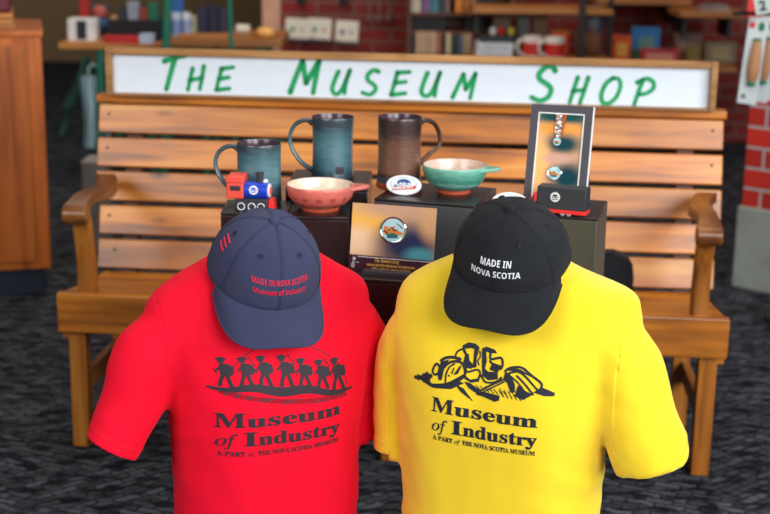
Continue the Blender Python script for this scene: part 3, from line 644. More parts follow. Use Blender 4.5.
for j, (ins, z) in enumerate([(.03, TZ), (.012, TZ - .001), (.003, TZ - .006), (0, TZ - .016), (-.004, TZ - .06), (-.008, TZ - .11), (-.011, TZ - .16)]):
    for k, (x, y) in enumerate(base):
        d = Vector((x, y)).normalized(); wv = .009 * math.sin(k * 1.9) * max(0, j - 3) / 3; vs.append((x - d.x * (ins - wv), y - d.y * (ins - wv), z))
for j in range(6):
    for k in range(n): fs.append((j * n + k, (j + 1) * n + k, (j + 1) * n + (k + 1) % n, j * n + (k + 1) % n))
fs.append(tuple(range(n))); mb.add(vs, fs); cl = link('tablecloth', mb, M['cloth_black'], None, (cx, cy, .002), solid=.002); tag(cl, 'black cloth draped over the low table behind the t-shirts', 'tablecloth')
# ------------------------------------------------------------------ black riser boxes
M['riser'] = plain('black_riser_laminate', (34, 27, 28), .3, spec=.5)
M['riser_grey'] = plain('charcoal_riser_laminate', (70, 70, 74), .42, spec=.4)
M['riser_olive'] = plain('olive_black_riser_laminate', (72, 70, 60), .4, spec=.4)
def riser(label, fl, yaw, w, d, ztop, zbot, mt, ms):
    """fl = front left corner on the ground plan"""
    R = Matrix.Rotation(yaw, 3, 'Z'); c = Vector((fl[0], fl[1], 0)) + R @ Vector((w / 2, d / 2, 0))
    t = thing('riser_box', label, 'display box', (c.x, c.y, zbot), (0, 0, yaw), 'riser boxes on the draped table'); h = ztop - zbot
    link('box_body', MB().box((0, 0, (h - .006) / 2), (w, d, h - .006)), ms, t, bevel=.0015)
    link('box_top', MB().box((0, 0, h - .003), (w, d, .006)), mt, t, bevel=.0015); return t, c
ZT = TZ + .002
pA = at(220.5, 212.3, 2.62); ZA = pA.z
riser('black box under the small teal mug and toy train', pA, 0, .130, .12, ZA, ZT, M['riser'], M['riser'])
pC = at(287, 216.5, 2.60); ZC = pC.z
riser('black box under the pink bowl', pC, 0, .117, .125, ZC, ZT, M['riser'], M['riser'])
pB = at(285.5, 187.5, 2.755); ZB = pB.z
riser('black box under the tall teal mug, topmost behind the pink bowl', pB, math.radians(-2), .165, .2, ZB, ZT, M['riser'], M['riser'])
DY = math.radians(-17); EY = math.radians(-15)
pD = at(374, 198, 2.70); ZD = pD.z
riser('charcoal box under the brown mug and green bowl', pD, DY, .205, .185, ZD, ZT, M['riser'], M['riser_grey'])
pEr = at(597.5, 218.5, 2.585); ZE = pEr.z; RE = Matrix.Rotation(EY, 3, 'Z'); pE = pEr - RE @ Vector((.20, 0, 0))
riser('dark box under the framed keepsake and toy truck', pE, EY, .20, .17, ZE, ZT, M['riser'], M['riser_olive'])
pF = at(341, 277, 2.52); ZF = pF.z
riser('low black box under the landscape picture card', pF, math.radians(-12), .2, .10, ZF, ZT, M['riser'], M['riser'])
# ------------------------------------------------------------------ pottery
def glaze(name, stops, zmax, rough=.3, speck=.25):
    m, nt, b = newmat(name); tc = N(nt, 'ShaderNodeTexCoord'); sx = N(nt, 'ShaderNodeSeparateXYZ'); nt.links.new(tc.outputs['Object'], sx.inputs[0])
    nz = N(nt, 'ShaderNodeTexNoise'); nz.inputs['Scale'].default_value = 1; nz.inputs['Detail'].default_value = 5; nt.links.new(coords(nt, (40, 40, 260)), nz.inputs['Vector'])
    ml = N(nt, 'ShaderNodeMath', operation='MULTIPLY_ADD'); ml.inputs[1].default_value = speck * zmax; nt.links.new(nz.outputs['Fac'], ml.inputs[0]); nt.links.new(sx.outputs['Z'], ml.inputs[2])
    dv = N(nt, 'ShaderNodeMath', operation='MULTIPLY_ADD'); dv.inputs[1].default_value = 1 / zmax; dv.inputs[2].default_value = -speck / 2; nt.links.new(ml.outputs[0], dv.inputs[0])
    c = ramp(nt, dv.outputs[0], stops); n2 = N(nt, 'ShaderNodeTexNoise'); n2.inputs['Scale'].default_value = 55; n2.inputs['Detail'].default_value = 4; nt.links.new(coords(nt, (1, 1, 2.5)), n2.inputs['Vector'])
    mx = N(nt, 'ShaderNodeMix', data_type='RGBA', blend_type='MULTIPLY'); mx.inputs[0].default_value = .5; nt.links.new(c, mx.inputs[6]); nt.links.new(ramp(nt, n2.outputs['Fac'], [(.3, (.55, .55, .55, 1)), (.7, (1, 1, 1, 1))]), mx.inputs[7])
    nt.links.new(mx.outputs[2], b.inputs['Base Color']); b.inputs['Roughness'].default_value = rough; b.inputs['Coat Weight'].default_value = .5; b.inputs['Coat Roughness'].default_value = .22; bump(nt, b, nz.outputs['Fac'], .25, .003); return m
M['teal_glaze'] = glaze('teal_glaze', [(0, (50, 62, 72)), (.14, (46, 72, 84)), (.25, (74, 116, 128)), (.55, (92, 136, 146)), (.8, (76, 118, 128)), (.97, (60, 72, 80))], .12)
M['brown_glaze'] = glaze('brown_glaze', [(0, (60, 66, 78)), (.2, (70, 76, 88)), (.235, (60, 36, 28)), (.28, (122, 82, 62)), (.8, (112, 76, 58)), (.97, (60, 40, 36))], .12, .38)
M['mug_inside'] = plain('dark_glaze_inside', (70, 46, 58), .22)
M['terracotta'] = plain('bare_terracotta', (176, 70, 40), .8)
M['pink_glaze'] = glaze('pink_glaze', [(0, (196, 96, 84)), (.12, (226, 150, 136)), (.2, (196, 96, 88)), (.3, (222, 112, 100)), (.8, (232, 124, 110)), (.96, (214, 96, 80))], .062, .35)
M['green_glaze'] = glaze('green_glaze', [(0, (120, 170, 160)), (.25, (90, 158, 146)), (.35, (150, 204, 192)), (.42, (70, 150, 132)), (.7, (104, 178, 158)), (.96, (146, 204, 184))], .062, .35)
M['cream_inside'] = glaze('cream_glaze_inside', [(0, (214, 190, 160)), (.5, (240, 220, 196)), (1, (244, 214, 196))], .062, .3)
M['green_inside'] = glaze('speckled_glaze_inside', [(0, (190, 150, 130)), (.5, (226, 190, 170)), (1, (236, 214, 200))], .062, .3)
def mug(label, loc, R, H, hdir, mat, foot=None, stamp=False, waist=.0, lo=.14):
    t = thing('pottery_mug', label, 'mug', loc, (0, 0, 0), 'handmade mugs on the riser boxes')
    P = [(R * .55, .004), (R * .90, .0), (R * 1.0, .003), (R * 1.02, .010)]
    for i in range(1, 22):
        u = i / 22; P.append((R * (1.0 - waist * math.sin(u * PI) + .012 * math.sin(u * 70) * .5), .010 + (H - .012) * u))
    P += [(R * 1.0, H - .002), (R * .985, H), (R * .955, H - .001)]
    link('mug_body', MB().lathe(P[1:], 56, caps=(True, False)), mat, t, ang=60)
    I = [(R * .955, H - .001), (R * .925, H - .006)] + [(R * (.915 - waist * math.sin((1 - u) * PI)), .012 + (H - .02) * (1 - u)) for u in [k / 10 for k in range(1, 10)]] + [(R * .85, .010), (0, .008)]
    link('mug_inside', MB().lathe(I, 48, caps=(False, False)), M['mug_inside'], t)
    if foot: link('foot_ring', MB().lathe([(R * .97, -.0), (R * 1.03, .002), (R * 1.035, .012), (R * .99, .014)], 48), foot, t)
    d = Vector((math.cos(hdir), math.sin(hdir), 0)); z = Vector((0, 0, 1)); q = [d * R * .93 + z * H * .87, d * R * 1.25 + z * H * .93, d * R * 1.75 + z * H * .86, d * R * 2.02 + z * H * .68, d * R * 1.93 + z * H * (.68 - (.68 - lo) * .37), d * R * 1.55 + z * H * (lo + .14), d * R * 1.12 + z * H * (lo + .03), d * R * .96 + z * H * lo]
    q = smooth_path(q, 7); n = len(q); rr = [.0074 - .0022 * math.sin(PI * i / (n - 1)) + .0012 * (i > n - 5) for i in range(n)]
    link('handle', MB().tube(q, [a * 1.25 for a in rr], 12, flat=.62, up=(-d.y, d.x, 0)), mat, t)
    if stamp:
        a = math.radians(-68); sd = Vector((math.cos(a), math.sin(a), 0)); tg = Vector((-sd.y, sd.x, 0)); st = link('stamp_pad', MB().box((0, 0, 0), (.017, .003, .016)), mat, t, sd * (R * .985) + z * .026, (0, 0, a + PI / 2), bevel=.001)
        mb = MB()
        for (x0, x1, y0, y1) in ((-.006, -.0045, -.005, .004), (-.002, -.0005, -.005, .002), (.003, .0045, -.005, .004), (-.006, .006, -.0055, -.0045), (-.004, .005, .0, .0012), (-.006, .0045, .0035, .0045)): mb.box(((x0 + x1) / 2, -.0017, (y0 + y1) / 2), (x1 - x0, .0012, y1 - y0))
        link('stamp_relief', mb, M['mug_inside'], st)
    return t
p1 = atz(259, 196, ZA); p1.y = 2.705; p1.z = ZA
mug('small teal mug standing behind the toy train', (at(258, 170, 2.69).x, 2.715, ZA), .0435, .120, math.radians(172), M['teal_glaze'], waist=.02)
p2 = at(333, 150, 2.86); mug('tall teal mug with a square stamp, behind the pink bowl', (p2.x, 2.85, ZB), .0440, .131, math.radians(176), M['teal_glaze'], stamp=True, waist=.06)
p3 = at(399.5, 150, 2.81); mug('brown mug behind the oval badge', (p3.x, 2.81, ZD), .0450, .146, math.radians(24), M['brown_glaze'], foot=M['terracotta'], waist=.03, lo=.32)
def bowl(label, loc, R, H, foot, ldir, mat, inside, fm, motif):
    t = thing('pottery_bowl', label, 'bowl', loc, (0, 0, 0), 'handmade lug bowls on the riser boxes')
    P = [(foot * .95, 0), (foot, .002), (foot * .98, .006)] + [(foot + (R - foot) * math.sin(u * PI / 2) ** .85 , .008 + (H - .010) * (1 - math.cos(u * PI / 2)) ** .82) for u in [k / 16 for k in range(1, 17)]] + [(R * .995, H), (R * .97, H + .001)]
    link('bowl_body', MB().lathe(P, 64, caps=(True, False)), mat, t, ang=60)
    I = [(R * .97, H + .001), (R * .95, H - .003)] + [((R - .006) * math.cos(u * PI / 2) ** .6, .012 + (H - .017) * (1 - math.sin(u * PI / 2)) ** 1.1) for u in [k / 12 for k in range(1, 12)]] + [(0, .012)]
    link('bowl_inside', MB().lathe(I, 64, caps=(False, False)), inside, t)
    link('foot_ring', MB().lathe([(foot * .9, 0), (foot * 1.01, 0.0), (foot * 1.02, .004), (foot * .98, .006)], 48), fm, t)
    d = Vector((math.cos(ldir), math.sin(ldir), 0)); s = Vector((-d.y, d.x, 0)); pl = [(R * .86, R * .50), (R * 1.05, R * .34), (R * 1.26, R * .22), (R * 1.42, R * .07), (R * 1.42, -R * .07), (R * 1.26, -R * .22), (R * 1.05, -R * .34), (R * .86, -R * .50)]
    vs = [d * a + s * b + Vector((0, 0, H - .002 + .004 * (a / R - 1))) for a, b in pl] + [d * a + s * b + Vector((0, 0, H - .009 + .004 * (a / R - 1))) for a, b in pl]; n = len(pl)
    link('lug_handle', MB().add(vs, [tuple(range(n)), tuple(range(2 * n - 1, n - 1, -1))] + [(i + n, (i + 1) % n + n, (i + 1) % n, i) for i in range(n)]), mat, t, bevel=.002)
    if motif:
        for k in range(7):
            a = math.radians(-165 + k * 25); u = .62; r = (foot + (R - foot) * math.sin(u * PI / 2) ** .85) + .0006; zz = .008 + (H - .01) * (1 - math.cos(u * PI / 2)) ** .82; c = Vector((math.cos(a) * r, math.sin(a) * r, zz)); tg = Vector((-math.sin(a), math.cos(a), 0)); up = Vector((math.cos(a) * .55, math.sin(a) * .55, .83)); mb = MB()
            for b in range(4):
                e = tg * math.cos(b * PI / 2) + up * math.sin(b * PI / 2); mb.tube([c + e * .0035 + (tg * math.cos(j * PI / 5) + up * math.sin(j * PI / 5)) * .0020 for j in range(10)], .0004, 5, closed=True)
            link('stamped_motif', mb, M['terracotta'], t)
        mb = MB(); r0 = foot + (R - foot) * .36
        for k in range(46): a = 2 * PI * k / 46; mb.tube([Vector((math.cos(a + j * .03) * (r0 + .0015), math.sin(a + j * .03) * (r0 + .0015), .0125 + .002 * (j % 2))) for j in range(3)], .0007, 5)
        link('stamped_band', mb, M['mug_inside'], t)
    return t
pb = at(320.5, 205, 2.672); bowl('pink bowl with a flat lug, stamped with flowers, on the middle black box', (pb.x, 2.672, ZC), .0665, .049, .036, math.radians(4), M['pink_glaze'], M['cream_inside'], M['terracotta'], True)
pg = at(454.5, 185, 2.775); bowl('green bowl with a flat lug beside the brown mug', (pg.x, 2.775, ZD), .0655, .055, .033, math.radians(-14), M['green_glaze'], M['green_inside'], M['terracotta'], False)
# ------------------------------------------------------------------ oval badges
M['badge_blue'] = plain('badge_blue', (28, 74, 138), .4); M['badge_red'] = plain('badge_red', (206, 32, 44), .4); M['badge_teal'] = plain('badge_teal_line', (70, 140, 150), .4)
def badge(label, loc, rot, full, a=.0355, b=.0205):
    t = thing('oval_badge', label, 'badge', loc, rot, 'white oval badges'); mb = MB()
    Mx = Matrix.Translation((0, 0, b)) @ Matrix.Rotation(PI / 2, 4, 'X')
    mb.lathe([(1, -.002), (1.0, .0), (.96, .002), (0, .0026)], 56, sx=a, sy=b, M=Mx @ Matrix.Diagonal((1, 1, 1, 1)))
    link('badge_plate', mb, M['white'], t)
    fr = -.0030
    def put(m2, nm, mat): m2.v = [Vector((p.x, fr, p.y + b)) for p in m2.v]; link(nm, m2, mat, t, smooth=False)
    m2 = MB(); stroke(m2, [(a * .74 * math.cos(x), b * .74 * math.sin(x)) for x in [math.radians(-20 + 220 * k / 30) for k in range(31)]], .0009); put(m2, 'oval_line', M['badge_teal'])
    m2 = MB(); m2.add([(a * .40 * math.cos(x), b * .20 + b * .38 * math.sin(x), 0) for x in [PI * k / 16 for k in range(17)]], [tuple(range(17))]); m2.add([(-a * .55, b * -.12, 0), (a * .45, b * -.12, 0), (a * .45, b * .22, 0), (-a * .55, b * .2, 0)], [(0, 1, 2, 3)]); disc(m2, -a * .45, -b * .1, a * .09, b * .16); put(m2, 'blue_emblem', M['badge_blue'])
    m2 = MB(); m2.add([(-a * .63, b * -.58, 0), (a * .66, b * -.36, 0), (a * .72, b * -.02, 0), (-a * .60, b * -.2, 0)], [(0, 1, 2, 3)]); put(m2, 'red_band', M['badge_red'])
    fr = -.0036; m2 = MB(); lettering(m2, 'MUSEUM', .0085, -a * .60, b * -.08, a * 1.1, .0003); put(m2, 'badge_lettering', M['white'])
    m2 = MB(); lettering(m2, 'INDUSTRY', .0072, -a * .58, b * -.48, a * 1.18, .0003); m2.v = [Vector((p.x, p.y + (p.x + a * .58) * .10, 0)) for p in m2.v]; put(m2, 'badge_lettering', M['white'])
    return t
pbd = atz(403, 195.5, ZD + .001); badge('white oval museum badge leaning on the brown mug', (pbd.x, pbd.y + .004, ZD + .0006), (math.radians(-22), 0, math.radians(-10)), True)
pb2 = atz(509, 213, ZE + .001); badge('white oval badge half hidden behind the black cap', (pb2.x, pb2.y, ZE + .0006), (math.radians(-22), 0, math.radians(-10)), True)
# ------------------------------------------------------------------ toy train and truck
def logo_disc(parent, c, nrm, r, mat, dark):
    nrm = Vector(nrm).normalized(); Mx = Matrix.Translation(c) @ nrm.to_track_quat('Z', 'Y').to_matrix().to_4x4(); o = link('round_logo', MB().lathe([(r, 0), (r * .97, .0006), (0, .0007)], 28, M=Mx), mat, parent)
    mb = MB(); disc(mb, 0, r * .35, r * .55, r * .22); stroke(mb, [(-r * .7, -.05 * r), (r * .7, .0)], r * .18); stroke(mb, [(-r * .5, -.45 * r), (r * .5, -.4 * r)], r * .2)
    mb.v = [Mx @ Vector((p.x, p.y, .0010)) for p in mb.v]; link('logo_mark', mb, dark, o, smooth=False)
pt = at(247, 205, 2.652); tr = thing('toy_train', 'red and blue toy steam engine in front of the small teal mug', 'toy train', (pt.x, 2.652, ZA), (0, 0, math.radians(-6)))
link('chassis', MB().box((.004, 0, .011), (.056, .030, .020)), M['dark_pvc'], tr, bevel=.002)
cab = link('cab', MB().box((-.0235, 0, .0345), (.029, .036, .027)), M['coral_pvc'], tr, bevel=.002)
link('cab_roof', MB().prism([(-.040, .0475), (-.0075, .0475), (-.0085, .060), (-.037, .060)], -.019, .019), M['coral_pvc'], tr, bevel=.002)
link('cab_window', MB().box((-.0225, -.0184, .039), (.017, .002, .008)), M['dark_pvc'], cab, bevel=.0008)
bo = link('boiler', MB().cyl((-.010, 0, .0335), (.031, 0, .0335), .0148, 32), M['blue_pvc'], tr, bevel=.0015)
logo_disc(bo, (.008, -.0142, .036), (0, -1, .12), .0078, M['white'], M['blue_pvc'])
link('boiler_front', MB().cyl((.0312, 0, .0335), (.034, 0, .0335), .012, 28), M['white'], tr); link('boiler_door', MB().cyl((.034, 0, .0335), (.0362, 0, .0335), .006, 20), M['coral_pvc'], tr)
link('chimney', MB().lathe([(.0062, .046), (.0062, .060), (.0070, .0605), (.0070, .0645), (.005, .0648), (.0045, .060)], 24, M=Matrix.Translation((.0165, 0, 0))), M['dark_pvc'], tr)
link('steam_dome', MB().lathe([(.0045, .046), (.0045, .050), (.003, .0525), (0, .0532)], 20, M=Matrix.Translation((.026, 0, 0))), M['white'], tr)
link('cowcatcher', MB().prism([(.033, .002), (.0435, .002), (.0405, .0195), (.033, .0205)], -.014, .014), M['red_pvc'], tr, bevel=.001)
for x in (-.013, .005, .021):
    w_ = link('wheel', MB().cyl((x, -.0160, .0075), (x, -.0140, .0075), .0070, 22), M['dark_pvc'], tr)
    link('wheel_rim', MB().tube([(x + .0060 * math.cos(a), -.0163, .0078 + .0060 * math.sin(a)) for a in [2 * PI * k / 24 for k in range(24)]], .0009, 6, closed=True), M['white'], w_)
pk = at(561, 205, 2.625); tk = thing('toy_truck', 'black and red toy lorry in front of the framed keepsake', 'toy truck', (pk.x, 2.622, ZE), (0, 0, math.radians(-22)))
tl = link('trailer', MB().box((.004, 0, .0325), (.096, .034, .043)), M['dark_pvc'], tk, bevel=.0015)
link('trailer_base', MB().box((.004, 0, .0075), (.0965, .0345, .0075)), M['red_pvc'], tk, bevel=.001)
link('cab', MB().prism([(-.074, .003), (-.0445, .003), (-.0445, .042), (-.050, .040), (-.060, .024), (-.074, .018)], -.016, .016), M['red_pvc'], tk, bevel=.002)
link('cab_window', MB().prism([(-.058, .0245), (-.0495, .025), (-.0495, .034), (-.052, .033)], -.0166, -.0150), M['dark_pvc'], tk)
logo_disc(tl, (-.008, -.0171, .0350), (0, -1, 0), .0095, M['white'], M['dark_pvc'])
M['wheel_grey'] = plain('wheel_grey', (150, 158, 166), .5)
for x in (.008, .020, -.060):
    for y in (-.0168, .0152):
        w_ = link('wheel', MB().cyl((x, y, .0048), (x, y + .0018, .0048), .0048, 20), M['wheel_grey'], tk)
# ------------------------------------------------------------------ picture cards with medallions
def photo_mat(name, blobs, base):
    """soft out of focus photograph: coloured patches over a warm ground, in card coordinates (x, z)"""
    m, nt, b = newmat(name); tc = N(nt, 'ShaderNodeTexCoord'); col = None
    nz = N(nt, 'ShaderNodeTexNoise'); nz.inputs['Scale'].default_value = 30; nt.links.new(tc.outputs['Object'], nz.inputs['Vector'])
    rgb = N(nt, 'ShaderNodeRGB'); rgb.outputs[0].default_value = lin(base); col = rgb.outputs[0]
    for (x, z, rx, rz, c) in blobs:
        mp = N(nt, 'ShaderNodeMapping'); mp.inputs['Location'].default_value = (-x / rx, 0, -z / rz); mp.inputs['Scale'].default_value = (1 / rx, 0, 1 / rz); nt.links.new(tc.outputs['Object'], mp.inputs['Vector'])
        ln = N(nt, 'ShaderNodeVectorMath', operation='LENGTH'); nt.links.new(mp.outputs[0], ln.inputs[0]); mr = N(nt, 'ShaderNodeMapRange', interpolation_type='SMOOTHSTEP'); mr.inputs[1].default_value = 1.5; mr.inputs[2].default_value = .35; nt.links.new(ln.outputs['Value'], mr.inputs[0])
        mx = N(nt, 'ShaderNodeMix', data_type='RGBA'); nt.links.new(mr.outputs[0], mx.inputs[0]); nt.links.new(col, mx.inputs[6]); mx.inputs[7].default_value = lin(c); col = mx.outputs[2]
    nt.links.new(col, b.inputs['Base Color']); b.inputs['Roughness'].default_value = .55; b.inputs['Specular IOR Level'].default_value = .15; return m
M['chrome'] = plain('polished_silver', (225, 225, 228), .15, metal=1)
M['enamel_sky'] = plain('enamel_sky', (176, 218, 226), .25); M['enamel_orange'] = plain('enamel_orange', (214, 126, 46), .25); M['enamel_green'] = plain('enamel_green', (34, 104, 100), .25); M['enamel_dark'] = plain('enamel_brown', (74, 40, 24), .3)
def medallion(parent, x, z, r, y0, name='medallion'):
    T = Matrix.Translation((x, y0, z)) @ Matrix.Rotation(PI / 2, 4, 'X')
    o = link(name, MB().lathe([(r, 0), (r, .002), (r * .93, .003), (r * .86, .0022), (0, .0022)], 40, M=T), M['chrome'], parent)
    def flat(nm, mb, mat, h): mb.v = [T @ Vector((p.x, p.y, h)) for p in mb.v]; link(nm, mb, mat, o, smooth=False)
    mb = MB(); disc(mb, 0, 0, r * .86, n=32); flat('enamel_sky', mb, M['enamel_sky'], .0024)
    mb = MB(); poly(mb, [(-r * .72, -r * .05), (-r * .72, r * .25), (-r * .35, r * .25), (-r * .35, r * .05), (-r * .1, r * .02), (-r * .05, r * .3), (r * .12, r * .3), (r * .15, 0), (r * .74, -r * .1), (r * .72, -r * .32), (-r * .6, -r * .38)]); flat('enamel_engine', mb, M['enamel_orange'], .0026)
    mb = MB(); poly(mb, [(-r * .5, -r * .3), (0, -r * .18), (r * .35, -r * .3), (r * .4, -r * .55), (-r * .4, -r * .62)]); flat('enamel_wheels', mb, M['enamel_green'], .0028)
    mb = MB(); stroke(mb, [(-r * .3, r * .0), (-r * .15, r * .2), (r * .1, r * .0), (r * .3, r * .02)], r * .12); stroke(mb, [(-r * .7, -r * .1), (-r * .45, -r * .2)], r * .12); stroke(mb, [(r * .3, r * .5), (r * .7, r * .2)], r * .07); flat('enamel_detail', mb, M['enamel_dark'], .0030)
    return o
tr.scale = (1.14,) * 3; tr.location.x += .007
# upright charcoal mount with a keyring and a medallion
LEAN = math.radians(-17); FYW = math.radians(-16)
pf = at(553.3, 203, 2.69); FW, FH = .122, .2
fr = thing('framed_keepsake', 'tall charcoal mount holding a keyring and medallion on a blurred photograph, behind the toy lorry', 'framed picture', (pf.x, 2.685, ZE), (LEAN, 0, FYW))
bw = .0155
mb = MB(); mb.box((0, 0, bw / 2), (FW, .006, bw)); mb.box((0, 0, FH - bw / 2), (FW, .006, bw))
for s in (-1, 1): mb.box((s * (FW / 2 - bw / 2), 0, FH / 2), (bw, .006, FH - 2 * bw))
link('mount', mb, M['charcoal'], fr)
mb = MB()
for s in (-1, 1): mb.box((s * (FW / 2 - bw - .001), -.0008, FH / 2), (.002, .0052, FH - 2 * bw))
for z in (bw + .001, FH - bw - .001): mb.box((0, -.0008, z), (FW - 2 * bw, .0052, .002))
link('bevel_cut', mb, M['white'], fr)
link('white_edge', MB().box((FW / 2 + .0012, .001, FH / 2), (.0025, .0062, FH)), M['white'], fr)
M['photo_tall'] = photo_mat('blurred_train_photo', [(.0, .178, .075, .018, (12, 78, 74)), (0, .152, .07, .014, (232, 156, 76)), (.008, .124, .036, .020, (4, 62, 70)), (-.037, .08, .020, .05, (244, 184, 112)), (.022, .058, .036, .034, (2, 58, 70)), (.0, .095, .03, .010, (206, 160, 140)), (.03, .036, .014, .008, (60, 150, 170))], (216, 168, 130))
link('photograph', MB().box((0, .001, FH / 2), (FW - 2 * bw, .002, FH - 2 * bw)), M['photo_tall'], fr)
link('easel_back', MB().box((.052, .016, .036), (.020, .028, .07)), M['dark_pvc'], fr, bevel=.002)
medallion(fr, -.004, .066, .0145, -.0008)
kr = medallion(fr, -.004, .128, .0085, -.0008, 'keyring_charm')
mb = MB(); random.seed(9)
for i in range(15): z = .138 + i * .003; mb.tube([(-.004 + random.uniform(-.004, .006) + .003 * math.cos(a), -.004 + .0015 * math.sin(a * 2), z + .0028 * math.sin(a)) for a in [2 * PI * j / 12 for j in range(12)]], .0008, 6, closed=True)
link('keyring_chain', mb, M['chrome'], fr)
M['bronze'] = plain('copper_fob', (176, 96, 50), .3, metal=1); mb = MB().prism([(-.012, .183), (.011, .183), (.004, .137), (-.007, .137)], -.0032, -.001); link('keyring_fob', mb, M['bronze'], fr)
# landscape card: photo over a dark base with gold lettering
CW, CH = .163, .098
pcn = at(391, 278, 2.545); card = thing('picture_card', 'landscape picture card with an oval train medallion over a dark gold-lettered band, between the shirts', 'picture card', (pcn.x - .001, 2.553, ZF), (math.radians(-10), 0, math.radians(-15)))
M['photo_wide'] = photo_mat('blurred_warm_photo', [(-.055, .10, .05, .06, (240, 182, 88)), (-.075, .055, .05, .030, (240, 206, 168)), (.03, .055, .062, .040, (40, 50, 86)), (.055, .036, .030, .016, (80, 160, 176)), (.01, .125, .10, .022, (196, 156, 128)), (.075, .10, .025, .035, (206, 160, 116))], (190, 150, 118))
M['maroon_band'] = plain('dark_maroon_band', (48, 16, 36), .35); M['gold_ink'] = plain('gold_ink', (240, 196, 90), .5)
BH = .030; CH = .128
link('photograph', MB().box((0, 0, (BH + CH) / 2), (CW, .003, CH - BH)), M['photo_wide'], card)
link('title_band', MB().box((0, -.0005, BH / 2), (CW, .004, BH)), M['maroon_band'], card)
link('band_line', MB().box((.008, -.0028, BH - .003), (CW - .016, .0008, .0010)), M['white'], card)
mb = MB(); stroke(mb, [(-.074, .027), (-.074, .016)], .0009); stroke(mb, [(-.074, .016), (-.062, .016)], .0007); mb.add([(-.0728, .0205, 0), (-.0695, .0205, 0), (-.0695, .0245, 0), (-.0728, .0245, 0)], [(0, 1, 2, 3)])
stroke(mb, [(-.0738 + .0024 * math.cos(a), .0098 + .0036 * math.sin(a)) for a in [2 * PI * k / 14 for k in range(15)]], .0010); stroke(mb, [(-.0738, .016), (-.0725, .0085)], .0008)
mb.v = [Vector((p.x, -.0031, p.y)) for p in mb.v]; link('band_emblem', mb, M['white'], card, smooth=False)
for txt, sz, x, z, wd, sh, bd in (('The Samson Song', .0096, -.032, .0192, .048, .25, .0001), ('NOVA SCOTIA MUSEUM OF INDUSTRY', .0058, -.046, .0112, .094, 0, .0001), ('STELLARTON, NOVA SCOTIA', .0058, -.037, .0040, .076, 0, .0001)):
    mb = MB(); lettering(mb, italic(txt) if sh else txt, sz, x, z, wd, bd); mb.v = [Vector((p.x, -.0031, p.y)) for p in mb.v]; link('gold_lettering', mb, M['gold_ink'], card, smooth=False)
medallion(card, .001, .0815, .0255, -.0016)
link('card_stand', MB().box((0, -.008, .003), (.10, .028, .006)), M['charcoal'], card, (0, 0, 0), (math.radians(10), 0, 0))

# bag-shaped stand-in for an unidentified black shape on the bench seat behind the yellow shirt
seatz = HS - .25 * math.tan(seat_t) ; q = bmx @ Vector((.50, .22, 0))
bg = thing('black_form', 'soft black form lying on the bench seat behind the yellow t-shirt', 'bag', (q.x, q.y, seatz + .012), (-seat_t, 0, BYAW)); mb = MB(); vs = []; fs = []; base = rrect(.13, .10, .06, 8); n = len(base)
for j, (k, z) in enumerate([(.94, 0), (1.0, .02), (1.01, .06), (.98, .095), (.90, .115), (.7, .124), (.35, .127)]):
    for i, (x, y) in enumerate(base): vs.append((x * k, y * k, z + .003 * math.sin(i * .9 + j)* (j > 0)))
for j in range(6):
    for k in range(n): fs.append((j * n + k, j * n + (k + 1) % n, (j + 1) * n + (k + 1) % n, (j + 1) * n + k))
fs += [tuple(range(n - 1, -1, -1)), tuple(6 * n + k for k in range(n))]; link('bag_body', mb.add(vs, fs), M['cloth_black'], bg)
link('flap', MB().prism([(-.075, .112), (.075, .112), (.075, .131), (-.075, .131)], -.07, .02), M['cloth_black'], bg, bevel=.006)
# ------------------------------------------------------------------ the shop behind: furniture first
def bgm(c, rough=.6):
    k = 'bg_%d_%d_%d' % c
    if k not in M: M[k] = plain('painted_%d_%d_%d' % c, c, rough, var=.1, nscale=20)
    return M[k]
def zat(py, Y, px=385): return at(px, py, Y).z
# wooden cabinet at the left edge
cl_ = at(53, 297, 4.95); cyaw = math.radians(14); Rc = Matrix.Rotation(cyaw, 3, 'Z'); CWD, CD = .62, .5
cc = Vector((cl_.x, cl_.y, 0)) + Rc @ Vector((-CWD / 2, CD / 2, 0)); CHH = zat(36, 4.95)
cb = thing('wooden_cabinet', 'tall orange-brown wooden cabinet on a navy plinth at the left edge', 'cabinet', (cc.x, cc.y, 0), (0, 0, cyaw))
link('plinth', MB().box((-.01, .01, .05), (CWD - .03, CD - .02, .10)), M['navy_plinth'], cb, bevel=.003)
link('cabinet_body', MB().box((0, 0, .10 + (CHH - .12) / 2), (CWD, CD, CHH - .12)), M['cabinet'], cb, bevel=.004)
link('cabinet_top', MB().box((0, 0, CHH - .01), (CWD + .012, CD + .012, .02)), M['cabinet'], cb, bevel=.004)
link('door', MB().box((-.02, -CD / 2 - .006, .10 + (CHH - .12) / 2), (CWD - .06, .012, CHH - .18)), M['cabinet'], cb, bevel=.003)
cr_ = thing('wooden_crate', 'low pale slatted crate on the cabinet top', 'crate', cc + Vector((-.01, .02, CHH)) , (0, 0, cyaw))
link('crate_side', MB().box((.02, 0, .022), (.40, .30, .018)), M['shelf'], cr_, bevel=.002); link('crate_side', MB().box((.02, 0, .043), (.40, .30, .018)), M['shelf'], cr_, bevel=.002); link('crate_base', MB().box((.02, 0, .006), (.42, .32, .012)), M['shelf'], cr_, bevel=.002)
mr_ = MB().box((.02, 0, .035), (.39, .29, .07)); o = link('folded_cloth', mr_, bgm((96, 26, 44)), None, cc + Vector((-.01, .02, CHH + .0525)), (0, 0, cyaw), bevel=.012); tag(o, 'folded maroon cloth on the pale crate', 'cloth')
